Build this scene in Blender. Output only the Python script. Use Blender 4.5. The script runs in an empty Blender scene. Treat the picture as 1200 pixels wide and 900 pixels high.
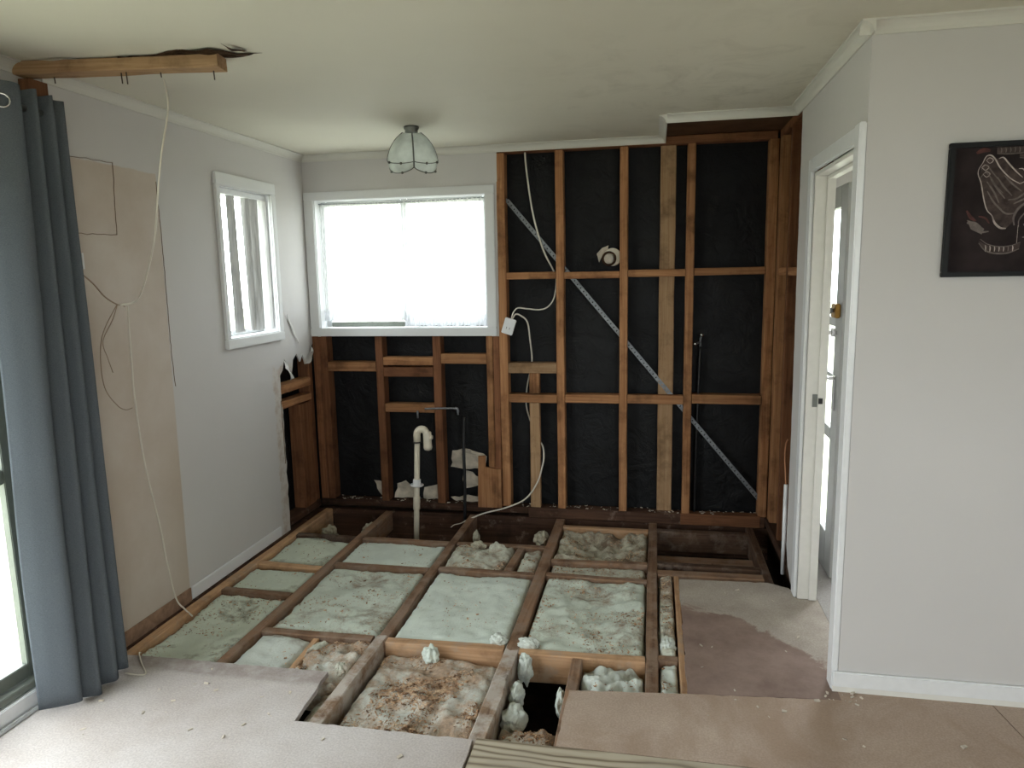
import bpy, bmesh, math, random
from mathutils import Vector, Matrix, noise
from mathutils.geometry import tessellate_polygon

C = bpy.context.scene.collection
SC = bpy.context.scene
random.seed(7)
H = 2.4            # ceiling height
W = 3.02           # room width at the stripped wall
L = 1.865          # depth of the alcove to the wall with the picture

# ------------------------------------------------------------------ camera
F_PX = 838.9
cam_d = bpy.data.cameras.new('camera'); cam = bpy.data.objects.new('camera', cam_d); C.objects.link(cam)
cam_d.sensor_fit = 'HORIZONTAL'; cam_d.sensor_width = 36.0; cam_d.lens = F_PX/1200*36.0
cam_d.clip_start = 0.02; cam_d.clip_end = 300
PITCH, YAW, ROLL = 0.1518, -0.1968, -0.0192
_f0 = Vector((math.sin(YAW), math.cos(YAW), 0)); _r0 = Vector((math.cos(YAW), -math.sin(YAW), 0)); _u0 = Vector((0,0,1))
_f = _f0*math.cos(PITCH)-_u0*math.sin(PITCH); _u = _u0*math.cos(PITCH)+_f0*math.sin(PITCH)
_r = _r0*math.cos(ROLL)+_u*math.sin(ROLL); _u2 = -_r0*math.sin(ROLL)+_u*math.cos(ROLL)
cam.matrix_world = Matrix(((_r.x,_u2.x,-_f.x,2.3166),(_r.y,_u2.y,-_f.y,-4.5802),(_r.z,_u2.z,-_f.z,1.5946),(0,0,0,1)))
SC.camera = cam

# ------------------------------------------------------------------ sky, exposure
world = bpy.data.worlds.new('overcast_sky'); SC.world = world; world.use_nodes = True
bg = world.node_tree.nodes['Background']
bg.inputs['Color'].default_value = (0.91, 0.965, 1.0, 1); bg.inputs['Strength'].default_value = 9.0
vs = SC.view_settings
vs.view_transform = 'Standard'; vs.look = 'None'; vs.gamma = 1.0; vs.use_curve_mapping = False
vs.exposure = 0.22
SC.cycles.use_denoising = True
SC.cycles.max_bounces = 10; SC.cycles.diffuse_bounces = 6; SC.cycles.transparent_max_bounces = 16
SC.cycles.caustics_reflective = False; SC.cycles.caustics_refractive = False
SC.cycles.sample_clamp_indirect = 12.0

def portal(name, loc, rot, sx, sy):
    l = bpy.data.lights.new(name, 'AREA'); l.shape = 'RECTANGLE'; l.size = sx; l.size_y = sy
    l.cycles.is_portal = True
    o = bpy.data.objects.new(name, l); o.location = loc; o.rotation_euler = rot; C.objects.link(o)
PI = math.pi
portal('daylight_portal', (0.66, 0.16, 1.68), (-PI/2, 0, 0), 1.2, 0.9)          # back window, shines to -Y
portal('daylight_portal', (-0.17, -0.715, 1.68), (0, -PI/2, 0), 0.85, 0.56)     # left window, shines to +X
portal('daylight_portal', (-0.17, -3.40, 1.06), (0, -PI/2, 0), 2.0, 2.2)        # sliding door
portal('daylight_portal', (3.67, -0.02, 1.0), (-PI/2, 0, 0), 0.8, 2.0)          # entry doorway
portal('daylight_portal', (3.9, -6.66, 1.45), (PI/2, 0, 0), 2.4, 1.3)           # window behind the camera

# ------------------------------------------------------------------ colour / material helpers
def lin(c):
    return tuple((x/255/12.92 if x/255 <= 0.04045 else ((x/255+0.055)/1.055)**2.4) for x in c)
class NT:
    def __init__(s, name, rough=0.8, spec=0.3):
        s.m = bpy.data.materials.new(name); s.m.use_nodes = True; s.t = s.m.node_tree; s.n = s.t.nodes
        s.b = s.n['Principled BSDF']; s.b.inputs['Roughness'].default_value = rough
        s.b.inputs['Specular IOR Level'].default_value = spec
        s.tc = s.n.new('ShaderNodeTexCoord')
    def link(s, a, b): s.t.links.new(a, b)
    def mapping(s, scale, loc=(0,0,0), src=None):
        m = s.n.new('ShaderNodeMapping'); m.inputs['Scale'].default_value = scale; m.inputs['Location'].default_value = loc
        s.link(src or s.tc.outputs['Object'], m.inputs['Vector']); return m.outputs['Vector']
    def noise(s, scale, detail=4, rough=0.55, vec=None, dist=0.0):
        n = s.n.new('ShaderNodeTexNoise'); n.inputs['Scale'].default_value = scale; n.inputs['Detail'].default_value = detail
        n.inputs['Roughness'].default_value = rough; n.inputs['Distortion'].default_value = dist
        s.link(vec or s.tc.outputs['Object'], n.inputs['Vector']); return n.outputs['Fac']
    def voronoi(s, scale, vec=None, feature='F1'):
        n = s.n.new('ShaderNodeTexVoronoi'); n.inputs['Scale'].default_value = scale; n.feature = feature
        s.link(vec or s.tc.outputs['Object'], n.inputs['Vector']); return n.outputs['Distance']
    def ramp(s, fac, stops):
        r = s.n.new('ShaderNodeValToRGB'); e = r.color_ramp.elements
        while len(e) < len(stops): e.new(0.5)
        for k, (p, c) in enumerate(stops):
            e[k].position = p; e[k].color = (c[0], c[1], c[2], 1) if isinstance(c, tuple) else (c, c, c, 1)
        s.link(fac, r.inputs['Fac']); return r.outputs['Color']
    def mix(s, fac, a, b, mode='MIX'):
        m = s.n.new('ShaderNodeMix'); m.data_type = 'RGBA'; m.blend_type = mode
        for sock, v in ((m.inputs['Factor'], fac), (m.inputs[6], a), (m.inputs[7], b)):
            if isinstance(v, (int, float)): sock.default_value = v
            elif isinstance(v, tuple): sock.default_value = (*v[:3], 1)
            else: s.link(v, sock)
        return m.outputs[2]
    def math(s, op, a, b=None, clamp=False):
        m = s.n.new('ShaderNodeMath'); m.operation = op; m.use_clamp = clamp
        for sock, v in ((m.inputs[0], a), (m.inputs[1], b)):
            if v is None: continue
            if isinstance(v, (int, float)): sock.default_value = v
            else: s.link(v, sock)
        return m.outputs[0]
    def xyz(s):
        x = s.n.new('ShaderNodeSeparateXYZ'); s.link(s.tc.outputs['Object'], x.inputs[0]); return x.outputs
    def rnd(s):
        o = s.n.new('ShaderNodeObjectInfo'); return o.outputs['Random']
    def color(s, c):
        if isinstance(c, tuple): s.b.inputs['Base Color'].default_value = (*c[:3], 1)
        else: s.link(c, s.b.inputs['Base Color'])
    def bump(s, h, strength=0.3, dist=0.01):
        b = s.n.new('ShaderNodeBump'); b.inputs['Strength'].default_value = strength; b.inputs['Distance'].default_value = dist
        s.link(h, b.inputs['Height']); s.link(b.outputs['Normal'], s.b.inputs['Normal'])
    # smooth 0..1 step of a value around an edge
    def step(s, v, edge, width):
        return s.math('MULTIPLY_ADD', s.math('SUBTRACT', v, edge), 1.0/width, True) if False else s.clamp01(s.math('DIVIDE', s.math('SUBTRACT', v, edge), width))
    def clamp01(s, v): return s.math('ADD', v, 0.0, True)

M = {}
def plain(key, c, rough=0.6, spec=0.4, metal=0.0, var=0.08, nscale=25):
    n = NT(key, rough, spec); n.b.inputs['Metallic'].default_value = metal
    f = n.noise(nscale, 5); a = tuple(x*(1-var) for x in c); b = tuple(min(1, x*(1+var)) for x in c)
    n.color(n.ramp(f, [(0.3, a), (0.7, b)])); M[key] = n.m; return n

# painted gib, slight roller texture
def wallpaint(key, c, mask=None):
    n = NT(key, 0.65, 0.25)
    f = n.noise(1.2, 5, 0.6)
    col = n.ramp(f, [(0.3, tuple(x*0.95 for x in c)), (0.7, c)])
    if mask: col = mask(n, col)
    n.color(col); n.bump(n.noise(180, 2), 0.08, 0.002); M[key] = n.m
PAINT = lin((205, 202, 201))
wallpaint('wall_paint', PAINT)
RAW = lin((203, 192, 182)); RAW2 = lin((190, 175, 161))
def leftmask(n, col):
    x = n.xyz(); y, z = x[1], x[2]
    wob = n.math('MULTIPLY', n.math('SUBTRACT', n.noise(3.0, 6, 0.6), 0.5), 0.05)
    # unpainted liner: Y in [-2.25,-1.47], z < 2.11
    edge = n.math('ADD', n.math('MULTIPLY', n.math('SUBTRACT', z, 1.2), 0.012), -1.485)
    a = n.clamp01(n.math('DIVIDE', n.math('SUBTRACT', edge, y), 0.004))
    b = n.clamp01(n.math('DIVIDE', n.math('SUBTRACT', n.math('ADD', wob, 2.105), z), 0.006))
    c1 = n.clamp01(n.math('DIVIDE', n.math('SUBTRACT', y, -2.25), 0.01))
    m = n.math('MULTIPLY', n.math('MULTIPLY', a, b), c1)
    raw = n.ramp(n.noise(2.2, 6, 0.6), [(0.32, RAW2), (0.62, RAW)])
    # a stain along the joint lower down
    st = n.clamp01(n.math('DIVIDE', n.math('SUBTRACT', y, -1.66), 0.2))
    st = n.math('MULTIPLY', st, n.clamp01(n.math('DIVIDE', n.math('SUBTRACT', 1.25, z), 0.8)))
    raw = n.mix(n.math('MULTIPLY', st, 0.55), raw, lin((172, 154, 132)))
    col = n.mix(m, col, raw)
    # bare stopping strip beside the torn edge
    wob2 = n.math('MULTIPLY', n.math('SUBTRACT', n.noise(9.0, 5, 0.7), 0.5), 0.12)
    d = n.clamp01(n.math('DIVIDE', n.math('SUBTRACT', n.math('ADD', y, wob2), -0.555), 0.01))
    d = n.math('MULTIPLY', d, n.clamp01(n.math('DIVIDE', n.math('SUBTRACT', n.math('ADD', 1.06, wob2), z), 0.02)))
    return n.mix(n.math('MULTIPLY', d, 0.6), col, n.ramp(n.noise(14, 5, 0.7), [(0.35, lin((168, 142, 120))), (0.55, lin((205, 198, 190)))]))
wallpaint('wall_paint_left', PAINT, leftmask)
def ceilmask(n, col):
    # mould bloom towards the stripped corner
    geo = n.n.new('ShaderNodeVectorMath'); geo.operation = 'DISTANCE'; n.link(n.tc.outputs['Object'], geo.inputs[0]); geo.inputs[1].default_value = (2.75, -0.95, 2.4)
    d = n.clamp01(n.math('SUBTRACT', 1.0, n.math('DIVIDE', geo.outputs['Value'], 1.5)))
    f = n.ramp(n.noise(4.5, 8, 0.7, dist=0.6), [(0.5, 0.0), (0.72, 1.0)])
    col = n.mix(n.math('MULTIPLY', n.math('MULTIPLY', d, f), 0.42), col, lin((124, 117, 100)))
    return col
wallpaint('ceiling_paint', lin((214, 210, 196)), ceilmask)
wallpaint('cornice_paint', lin((214, 212, 205)))
wallpaint('trim_paint', lin((226, 227, 228)))
plain('white_gloss', lin((228, 229, 231)), 0.3, 0.5, var=0.03)
plain('cream_gloss', lin((225, 223, 217)), 0.35, 0.5, var=0.03)
plain('raw_skirt', lin((150, 122, 102)), 0.9, 0.1, var=0.25)
plain('paper_scrap', lin((196, 186, 172)), 0.9, 0.1, var=0.3, nscale=14)
plain('paper_white', lin((215, 213, 210)), 0.9, 0.1, var=0.1)
plain('torn_dark', lin((62, 46, 34)), 0.95, 0.05, var=0.5, nscale=30)  # dark tone for the ceiling slot's shade and the brown duct lining
plain('pvc', lin((222, 214, 196)), 0.35, 0.5, var=0.06)
plain('pvc_dark', lin((70, 66, 60)), 0.5, 0.4)
plain('cable_white', lin((218, 212, 200)), 0.5, 0.4, var=0.05)
plain('wire_brown', lin((158, 138, 120)), 0.5, 0.4, var=0.05)
plain('crack', lin((128, 108, 92)), 0.95, 0.05, var=0.2)
plain('cable_orange', lin((196, 140, 104)), 0.5, 0.4, var=0.05)
plain('black_hose', (0.012, 0.012, 0.013), 0.45, 0.4)
plain('pewter', lin((120, 122, 118)), 0.35, 0.5, metal=0.85)
plain('steel', lin((134, 137, 141)), 0.5, 0.4, metal=0.6, var=0.25, nscale=60)
plain('nail_metal', lin((80, 66, 56)), 0.6, 0.5, metal=0.6)
plain('chrome', lin((200, 200, 200)), 0.2, 0.5, metal=1.0)
plain('brass', lin((150, 115, 60)), 0.35, 0.5, metal=0.9)
plain('alu_frame', lin((120, 125, 117)), 0.45, 0.4, metal=0.2)
plain('alu_light', lin((196, 199, 200)), 0.4, 0.4, metal=0.1)
plain('picture_black', (0.008, 0.008, 0.009), 0.5, 0.2)
plain('print_dark', lin((44, 37, 38)), 0.7, 0.08, var=0.35, nscale=9)
plain('print_line', lin((176, 164, 160)), 0.6, 0.2, var=0.3, nscale=60)
plain('print_grey', lin((104, 95, 92)), 0.6, 0.2, var=0.3, nscale=60)
plain('print_red', lin((84, 50, 46)), 0.6, 0.2, var=0.4, nscale=40)
plain('soil', lin((52, 42, 34)), 1.0, 0.05, var=0.5, nscale=12)
plain('grass_ground', lin((172, 172, 152)), 1.0, 0.05, var=0.2, nscale=6)
plain('cladding', lin((200, 198, 190)), 0.8, 0.2)
plain('brown_board', lin((92, 68, 50)), 0.75, 0.2, var=0.3, nscale=7)
plain('sheet_edge', lin((140, 112, 90)), 0.9, 0.1)

# timber: length runs along local Z of every piece
def timber(key, c_dark, c_light, dust=0.0, dustc=lin((150, 128, 110)), rough=0.8):
    n = NT(key, rough, 0.15)
    r = n.rnd()
    off = n.n.new('ShaderNodeCombineXYZ'); n.link(n.math('MULTIPLY', r, 37.0), off.inputs[0]); n.link(n.math('MULTIPLY', r, 11.0), off.inputs[2])
    add = n.n.new('ShaderNodeVectorMath'); add.operation = 'ADD'; n.link(n.tc.outputs['Object'], add.inputs[0]); n.link(off.outputs[0], add.inputs[1])
    v = n.mapping((30, 30, 1.1), src=add.outputs[0])
    grain = n.noise(1.6, 6, 0.62, v, 0.9)
    col = n.ramp(grain, [(0.25, c_dark), (0.72, c_light)])
    # knots
    kv = n.mapping((7, 7, 2.6), src=add.outputs[0])
    k = n.ramp(n.voronoi(1.0, kv), [(0.07, 1.0), (0.16, 0.0)])
    col = n.mix(n.math('MULTIPLY', k, 0.55), col, tuple(x*0.35 for x in c_dark))
    # each board its own tone
    tone = n.ramp(r, [(0.0, 0.78), (1.0, 1.12)])
    col = n.mix(1.0, col, tone, 'MULTIPLY')
    # weather stains
    s = n.ramp(n.noise(5.0, 6, 0.65, add.outputs[0]), [(0.5, 0.0), (0.72, 0.75)])
    col = n.mix(s, col, tuple(x*0.32 for x in c_dark))
    if dust > 0:
        d = n.ramp(n.noise(9.0, 8, 0.7, add.outputs[0]), [(0.62-dust*0.45, 0.0), (0.72-dust*0.3, 0.85)])
        col = n.mix(d, col, dustc)
    n.color(col); n.bump(grain, 0.25, 0.004); M[key] = n.m
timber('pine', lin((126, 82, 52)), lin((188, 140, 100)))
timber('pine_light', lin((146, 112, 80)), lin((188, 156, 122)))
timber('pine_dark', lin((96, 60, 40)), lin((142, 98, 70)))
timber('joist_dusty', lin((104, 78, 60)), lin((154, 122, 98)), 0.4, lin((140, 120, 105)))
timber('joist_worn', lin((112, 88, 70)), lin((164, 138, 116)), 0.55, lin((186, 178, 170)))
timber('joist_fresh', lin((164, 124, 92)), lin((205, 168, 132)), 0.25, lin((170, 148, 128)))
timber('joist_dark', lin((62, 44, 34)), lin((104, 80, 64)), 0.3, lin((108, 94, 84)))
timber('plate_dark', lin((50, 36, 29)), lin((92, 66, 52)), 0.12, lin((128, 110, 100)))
n = NT('plank_ply', 0.8, 0.15)
wv = n.n.new('ShaderNodeTexWave'); wv.wave_type = 'BANDS'; wv.bands_direction = 'Y'
wv.inputs['Scale'].default_value = 5.5; wv.inputs['Distortion'].default_value = 9.0; wv.inputs['Detail'].default_value = 3.0; wv.inputs['Detail Scale'].default_value = 0.8
n.link(n.mapping((1, 1.6, 0.42)), wv.inputs['Vector'])
gc = n.ramp(wv.outputs['Fac'], [(0.2, lin((178, 168, 150))), (0.75, lin((158, 147, 128))), (0.95, lin((118, 106, 90)))])
gc = n.mix(n.ramp(n.noise(4, 6), [(0.45, 0.0), (0.75, 0.6)]), gc, lin((150, 142, 128)))
n.color(gc); n.bump(wv.outputs['Fac'], 0.1, 0.002); M['plank_ply'] = n.m

# insulation
def insul(key, clean, dirt, amount, speck=0.5):
    n = NT(key, 1.0, 0.03)
    base = n.ramp(n.noise(7, 6, 0.6), [(0.3, tuple(x*0.86 for x in clean)), (0.7, clean)])
    d = n.ramp(n.noise(5.5, 10, 0.74, dist=0.15), [(0.66-amount*0.42, 0.0), (0.80-amount*0.38, 0.9)])
    col = n.mix(d, base, n.ramp(n.noise(60, 4), [(0.35, tuple(x*0.6 for x in dirt)), (0.65, dirt)]))
    sp = n.ramp(n.noise(95, 3, 0.6), [(0.68, 0.0), (0.74, speck)])
    col = n.mix(sp, col, lin((72, 58, 46)))
    n.color(col); n.bump(n.noise(110, 6, 0.7), 0.5, 0.006); M[key] = n.m
MINT = lin((212, 221, 212)); DIRT = lin((148, 124, 104))
insul('batt_clean', MINT, DIRT, 0.12)
insul('batt_mid', lin((204, 212, 200)), DIRT, 0.36)
insul('batt_green', lin((206, 214, 199)), lin((118, 106, 88)), 0.30)
insul('batt_dirty', lin((200, 202, 188)), DIRT, 0.52)
insul('batt_brown', lin((204, 206, 198)), lin((178, 150, 126)), 0.62, 0.5)
insul('batt_fibre', lin((186, 182, 164)), lin((120, 100, 82)), 0.50, 0.9)
insul('batt_white', lin((206, 212, 205)), lin((158, 146, 132)), 0.30, 0.4)
n = NT('chip', 0.95, 0.05)
n.color(n.ramp(n.noise(40, 1), [(0.36, lin((112, 88, 70))), (0.48, lin((168, 134, 106))), (0.66, lin((204, 178, 150)))])); M['chip'] = n.m

# black building paper, creased plastic sheen
n = NT('building_paper', 0.5, 0.24)
n.color(n.ramp(n.noise(2.5, 5), [(0.35, (0.003, 0.003, 0.0035)), (0.7, (0.009, 0.0095, 0.011))]))
n.bump(n.noise(7, 8, 0.65, dist=1.2), 0.9, 0.02); M['building_paper'] = n.m

# particle board floors
def board(key, c1, c2, extra=None):
    n = NT(key, 0.85, 0.15)
    col = n.ramp(n.noise(2.6, 8, 0.65), [(0.3, c1), (0.7, c2)])
    fl = n.ramp(n.noise(140, 2), [(0.35, 0.86), (0.65, 1.06)])
    col = n.mix(1.0, col, fl, 'MULTIPLY')
    if extra: col = extra(n, col)
    n.color(col); n.bump(n.noise(120, 3), 0.12, 0.002); M[key] = n.m
def ex_left(n, col):
    x = n.xyz()
    wob = n.math('MULTIPLY', n.math('SUBTRACT', n.noise(5, 6, 0.7), 0.5), 0.06)
    m = n.clamp01(n.math('DIVIDE', n.math('SUBTRACT', n.math('ADD', x[1], wob), -2.175), 0.03))
    col = n.mix(n.math('MULTIPLY', m, 0.6), col, n.ramp(n.noise(14, 6, 0.7), [(0.4, lin((128, 114, 108))), (0.65, lin((172, 164, 160)))]))
    s = n.ramp(n.noise(16, 5, 0.6), [(0.72, 0.0), (0.76, 0.7)])
    return n.mix(s, col, lin((112, 92, 82)))
board('board_left', lin((174, 164, 158)), lin((196, 190, 188)), ex_left)
def ex_right(n, col):
    x = n.xyz()
    f = n.noise(2.0, 7, 0.65, dist=0.7)
    m = n.ramp(f, [(0.46, 0.0), (0.62, 0.55)])
    col = n.mix(m, col, lin((146, 122, 102)))
    s = n.ramp(n.noise(30, 4, 0.6), [(0.73, 0.0), (0.77, 0.8)])
    return n.mix(s, col, lin((206, 190, 172)))
board('board_right', lin((168, 148, 134)), lin((184, 166, 152)), ex_right)
def ex_up(n, col):
    # red-brown old glue stain in the near part of the sheet
    x = n.xyz(); X, Y = x[0], x[1]
    wob = n.math('MULTIPLY', n.math('SUBTRACT', n.noise(5.5, 8, 0.72, dist=0.4), 0.5), 0.42)
    e = n.math('ADD', n.math('MULTIPLY', n.math('MAXIMUM', n.math('SUBTRACT', X, 2.66), 0.0), -1.15), -1.25)
    m = n.clamp01(n.math('DIVIDE', n.math('SUBTRACT', n.math('ADD', e, wob), Y), 0.035))
    st = n.ramp(n.noise(5, 6, 0.7), [(0.35, lin((118, 96, 88))), (0.7, lin((146, 126, 116)))])
    return n.mix(n.math('MULTIPLY', m, 0.92), col, st)
board('board_upper', lin((150, 139, 128)), lin((184, 175, 165)), ex_up)
board('hall_board', lin((150, 146, 142)), lin((176, 172, 168)))

# glass: thin sheet, mostly clear
def glassmat(key, refl=0.06, tint=(0.97, 0.98, 0.97)):
    m = bpy.data.materials.new(key); m.use_nodes = True; t = m.node_tree; t.nodes.clear()
    o = t.nodes.new('ShaderNodeOutputMaterial'); a = t.nodes.new('ShaderNodeBsdfTransparent'); g = t.nodes.new('ShaderNodeBsdfGlossy'); x = t.nodes.new('ShaderNodeMixShader')
    a.inputs[0].default_value = (*tint, 1); g.inputs['Roughness'].default_value = 0.02; x.inputs[0].default_value = refl
    t.links.new(a.outputs[0], x.inputs[1]); t.links.new(g.outputs[0], x.inputs[2]); t.links.new(x.outputs[0], o.inputs[0]); M[key] = m
glassmat('glass')
def cloth(key, c, transl, transp, weave=(900, 250, 600)):
    m = bpy.data.materials.new(key); m.use_nodes = True; t = m.node_tree; t.nodes.clear()
    o = t.nodes.new('ShaderNodeOutputMaterial'); d = t.nodes.new('ShaderNodeBsdfDiffuse'); tr = t.nodes.new('ShaderNodeBsdfTranslucent'); tp = t.nodes.new('ShaderNodeBsdfTransparent')
    x1 = t.nodes.new('ShaderNodeMixShader'); x2 = t.nodes.new('ShaderNodeMixShader')
    tc = t.nodes.new('ShaderNodeTexCoord'); mp = t.nodes.new('ShaderNodeMapping'); mp.inputs['Scale'].default_value = weave
    nz = t.nodes.new('ShaderNodeTexNoise'); nz.inputs['Scale'].default_value = 0.35; nz.inputs['Detail'].default_value = 4
    rp = t.nodes.new('ShaderNodeValToRGB'); e = rp.color_ramp.elements
    e[0].position = 0.3; e[0].color = (*[x*0.75 for x in c], 1); e[1].position = 0.7; e[1].color = (*[min(1, x*1.2) for x in c], 1)
    t.links.new(tc.outputs['Object'], mp.inputs[0]); t.links.new(mp.outputs[0], nz.inputs['Vector']); t.links.new(nz.outputs['Fac'], rp.inputs[0])
    t.links.new(rp.outputs[0], d.inputs[0]); t.links.new(rp.outputs[0], tr.inputs[0])
    x1.inputs[0].default_value = transl; x2.inputs[0].default_value = transp
    t.links.new(d.outputs[0], x1.inputs[1]); t.links.new(tr.outputs[0], x1.inputs[2]); t.links.new(x1.outputs[0], x2.inputs[1]); t.links.new(tp.outputs[0], x2.inputs[2]); t.links.new(x2.outputs[0], o.inputs[0])
    M[key] = m
cloth('curtain_cloth', lin((101, 107, 113)), 0.05, 0.0, (700, 700, 2600))
cloth('net_cloth', lin((235, 236, 238)), 0.6, 0.35, (500, 500, 80))
cloth('lace_cloth', lin((222, 224, 228)), 0.42, 0.05, (500, 500, 80))
cloth('blind_cloth', lin((196, 196, 195)), 0.07, 0.0, (200, 200, 20))
cloth('shade_glass', lin((222, 228, 224)), 0.4, 0.0, (30, 30, 30))

# ------------------------------------------------------------------ object helpers
def tag(o, label=None, cat=None, group=None, kind=None):
    if label: o['label'] = label
    if cat: o['category'] = cat
    if group: o['group'] = group
    if kind: o['kind'] = kind
    return o
def empty(name, loc=(0,0,0), parent=None):
    o = bpy.data.objects.new(name, None); o.empty_display_size = 0.05; o.location = loc; C.objects.link(o)
    if parent: o.parent = parent
    return o
def link(name, me, mat, parent=None):
    o = bpy.data.objects.new(name, me); C.objects.link(o)
    if mat: me.materials.append(M[mat] if isinstance(mat, str) else mat)
    if parent: o.parent = parent
    return o
def from_bm(name, bm, mat, parent=None, smooth=False, org=None):
    me = bpy.data.meshes.new(name)
    if org is not None: bmesh.ops.translate(bm, verts=bm.verts, vec=-Vector(org))
    bm.normal_update(); bm.to_mesh(me); bm.free()
    if smooth:
        for p in me.polygons: p.use_smooth = True
    o = link(name, me, mat, parent)
    if org is not None: o.location = Vector(org) - (parent.location if parent else Vector())
    return o
def bbox(bm, x0, x1, y0, y1, z0, z1):
    vs_ = [bm.verts.new((x, y, z)) for x in (x0, x1) for y in (y0, y1) for z in (z0, z1)]
    a = vs_
    for q in ((0,1,3,2), (4,6,7,5), (0,4,5,1), (2,3,7,6), (0,2,6,4), (1,5,7,3)):
        bm.faces.new([a[i] for i in q])
    return vs_
def box(name, x0, x1, y0, y1, z0, z1, mat, parent=None, bev=0.0, rot=None):
    bm = bmesh.new(); bbox(bm, x0, x1, y0, y1, z0, z1)
    if bev: bmesh.ops.bevel(bm, geom=bm.edges[:], offset=bev, segments=2, affect='EDGES')
    c = ((x0+x1)/2, (y0+y1)/2, (z0+z1)/2)
    o = from_bm(name, bm, mat, parent, org=c)
    if rot: o.rotation_euler = rot
    return o
def timb(name, x0, x1, y0, y1, z0, z1, mat, parent, rot=(0,0,0), wob=0.0, seed=0, jag=0.0):
    """one length of timber: local Z along its length, arrises eased, faces a little out of true"""
    d = [x1-x0, y1-y0, z1-z0]; ax = d.index(max(d)); ln = d[ax]
    if ax == 0:   q = Matrix(((0,0,1),(0,1,0),(-1,0,0)))      # local z -> X
    elif ax == 1: q = Matrix(((1,0,0),(0,0,1),(0,-1,0)))      # local z -> Y
    else:         q = Matrix.Identity(3)
    a = {0: d[2], 1: d[0], 2: d[0]}[ax]; b = {0: d[1], 1: d[2], 2: d[1]}[ax]
    bm = bmesh.new(); N = max(2, min(24, int(ln/0.09))) if wob or jag else 1
    rnd = random.Random(seed*17+int(x0*991)+int(y0*577)+int(z0*313))
    rings = []
    e = min(0.004, a*0.12, b*0.12)
    prof = [(-a/2+e,-b/2), (a/2-e,-b/2), (a/2,-b/2+e), (a/2,b/2-e), (a/2-e,b/2), (-a/2+e,b/2), (-a/2,b/2-e), (-a/2,-b/2+e)]
    for k in range(N+1):
        t = -ln/2+ln*k/N
        ox = wob*noise.noise((t*2.3, seed*3.1+x0, y0)); oy = wob*noise.noise((t*2.3+9, seed*1.7+y0, x0))
        ring = []
        for (u, v) in prof:
            j = jag*(noise.noise((t*9, u*40, v*40+seed))) if jag else 0
            ring.append(bm.verts.new((u+ox+j*(1 if u>0 else -1)*0.6, v+oy+j, t)))
        rings.append(ring)
    for k in range(N):
        for i in range(8):
            bm.faces.new((rings[k][i], rings[k][(i+1)%8], rings[k+1][(i+1)%8], rings[k+1][i]))
    bm.faces.new(rings[0][::-1]); bm.faces.new(rings[-1])
    o = from_bm(name, bm, mat, parent)
    o.rotation_mode = 'XYZ'
    R = Matrix.Rotation(rot[2], 3, 'Z') @ Matrix.Rotation(rot[1], 3, 'Y') @ Matrix.Rotation(rot[0], 3, 'X') @ q
    o.rotation_euler = R.to_euler()
    o.location = ((x0+x1)/2, (y0+y1)/2, (z0+z1)/2)
    return o
def ragged(pts, amp, step, seed=0, closed=False):
    out = []; n_ = len(pts); rng = range(n_ if closed else n_-1)
    for i in rng:
        a = Vector(pts[i]); b = Vector(pts[(i+1) % n_]); k = max(1, int((b-a).length/step)); nrm = Vector((-(b-a).y, (b-a).x)).normalized()
        for j in range(k):
            p = a.lerp(b, j/k); s = amp*(noise.noise((p.x*23+seed, p.y*23, seed))*1.4 + noise.noise((p.x*70, p.y*70, seed+4))*0.6)
            out.append(tuple(p+nrm*(s if (j > 0) else 0)))
    if not closed: out.append(tuple(pts[-1]))
    return out
def sheet(name, outer, holes, f3, thick, mat, parent=None):
    """flat sheet with thickness; f3(u,v,w) maps to 3D, w in 0..thick"""
    polys = [list(outer)]+[list(h) for h in holes]
    tri = tessellate_polygon([[Vector((u, v, 0)) for u, v in p] for p in polys])
    flat = [q for p in polys for q in p]
    bm = bmesh.new()
    A = [bm.verts.new(f3(u, v, 0)) for u, v in flat]; B = [bm.verts.new(f3(u, v, thick)) for u, v in flat]
    for t in tri:
        try: bm.faces.new([A[i] for i in t]); bm.faces.new([B[i] for i in reversed(t)])
        except ValueError: pass
    k = 0
    for p in polys:
        for i in range(len(p)):
            j = (i+1) % len(p)
            bm.faces.new((A[k+i], A[k+j], B[k+j], B[k+i]))
        k += len(p)
    bmesh.ops.recalc_face_normals(bm, faces=bm.faces[:])
    return from_bm(name, bm, mat, parent)
def rect(u0, v0, u1, v1): return [(u0, v0), (u1, v0), (u1, v1), (u0, v1)]
def smooth_path(pts, sub=8):
    P = [Vector(p) for p in pts]
    if len(P) < 3: return P
    P = [P[0]*2-P[1]]+P+[P[-1]*2-P[-2]]; out = []
    for i in range(1, len(P)-2):
        for s in range(sub):
            t = s/sub; a, b, c, d = P[i-1], P[i], P[i+1], P[i+2]
            out.append(0.5*((2*b)+(c-a)*t+(2*a-5*b+4*c-d)*t*t+(3*b-a-3*c+d)*t**3))
    out.append(P[-2]); return out
def add_tube(bm, path, r, seg=8, flat=1.0, cap=True):
    P = [Vector(p) for p in path]; rings = []; nrm = None
    for i, p in enumerate(P):
        t = (P[min(i+1, len(P)-1)]-P[max(i-1, 0)]).normalized()
        if nrm is None:
            nrm = t.orthogonal().normalized()
        nrm = (nrm-t*nrm.dot(t)).normalized(); b = t.cross(nrm)
        rr = r[i] if isinstance(r, (list, tuple)) else r
        rings.append([bm.verts.new(p+(nrm*math.cos(a)*flat+b*math.sin(a))*rr) for a in [2*PI*k/seg for k in range(seg)]])
    for i in range(len(P)-1):
        for k in range(seg):
            bm.faces.new((rings[i][k], rings[i][(k+1)%seg], rings[i+1][(k+1)%seg], rings[i+1][k]))
    if cap: bm.faces.new(rings[0][::-1]); bm.faces.new(rings[-1])
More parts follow.
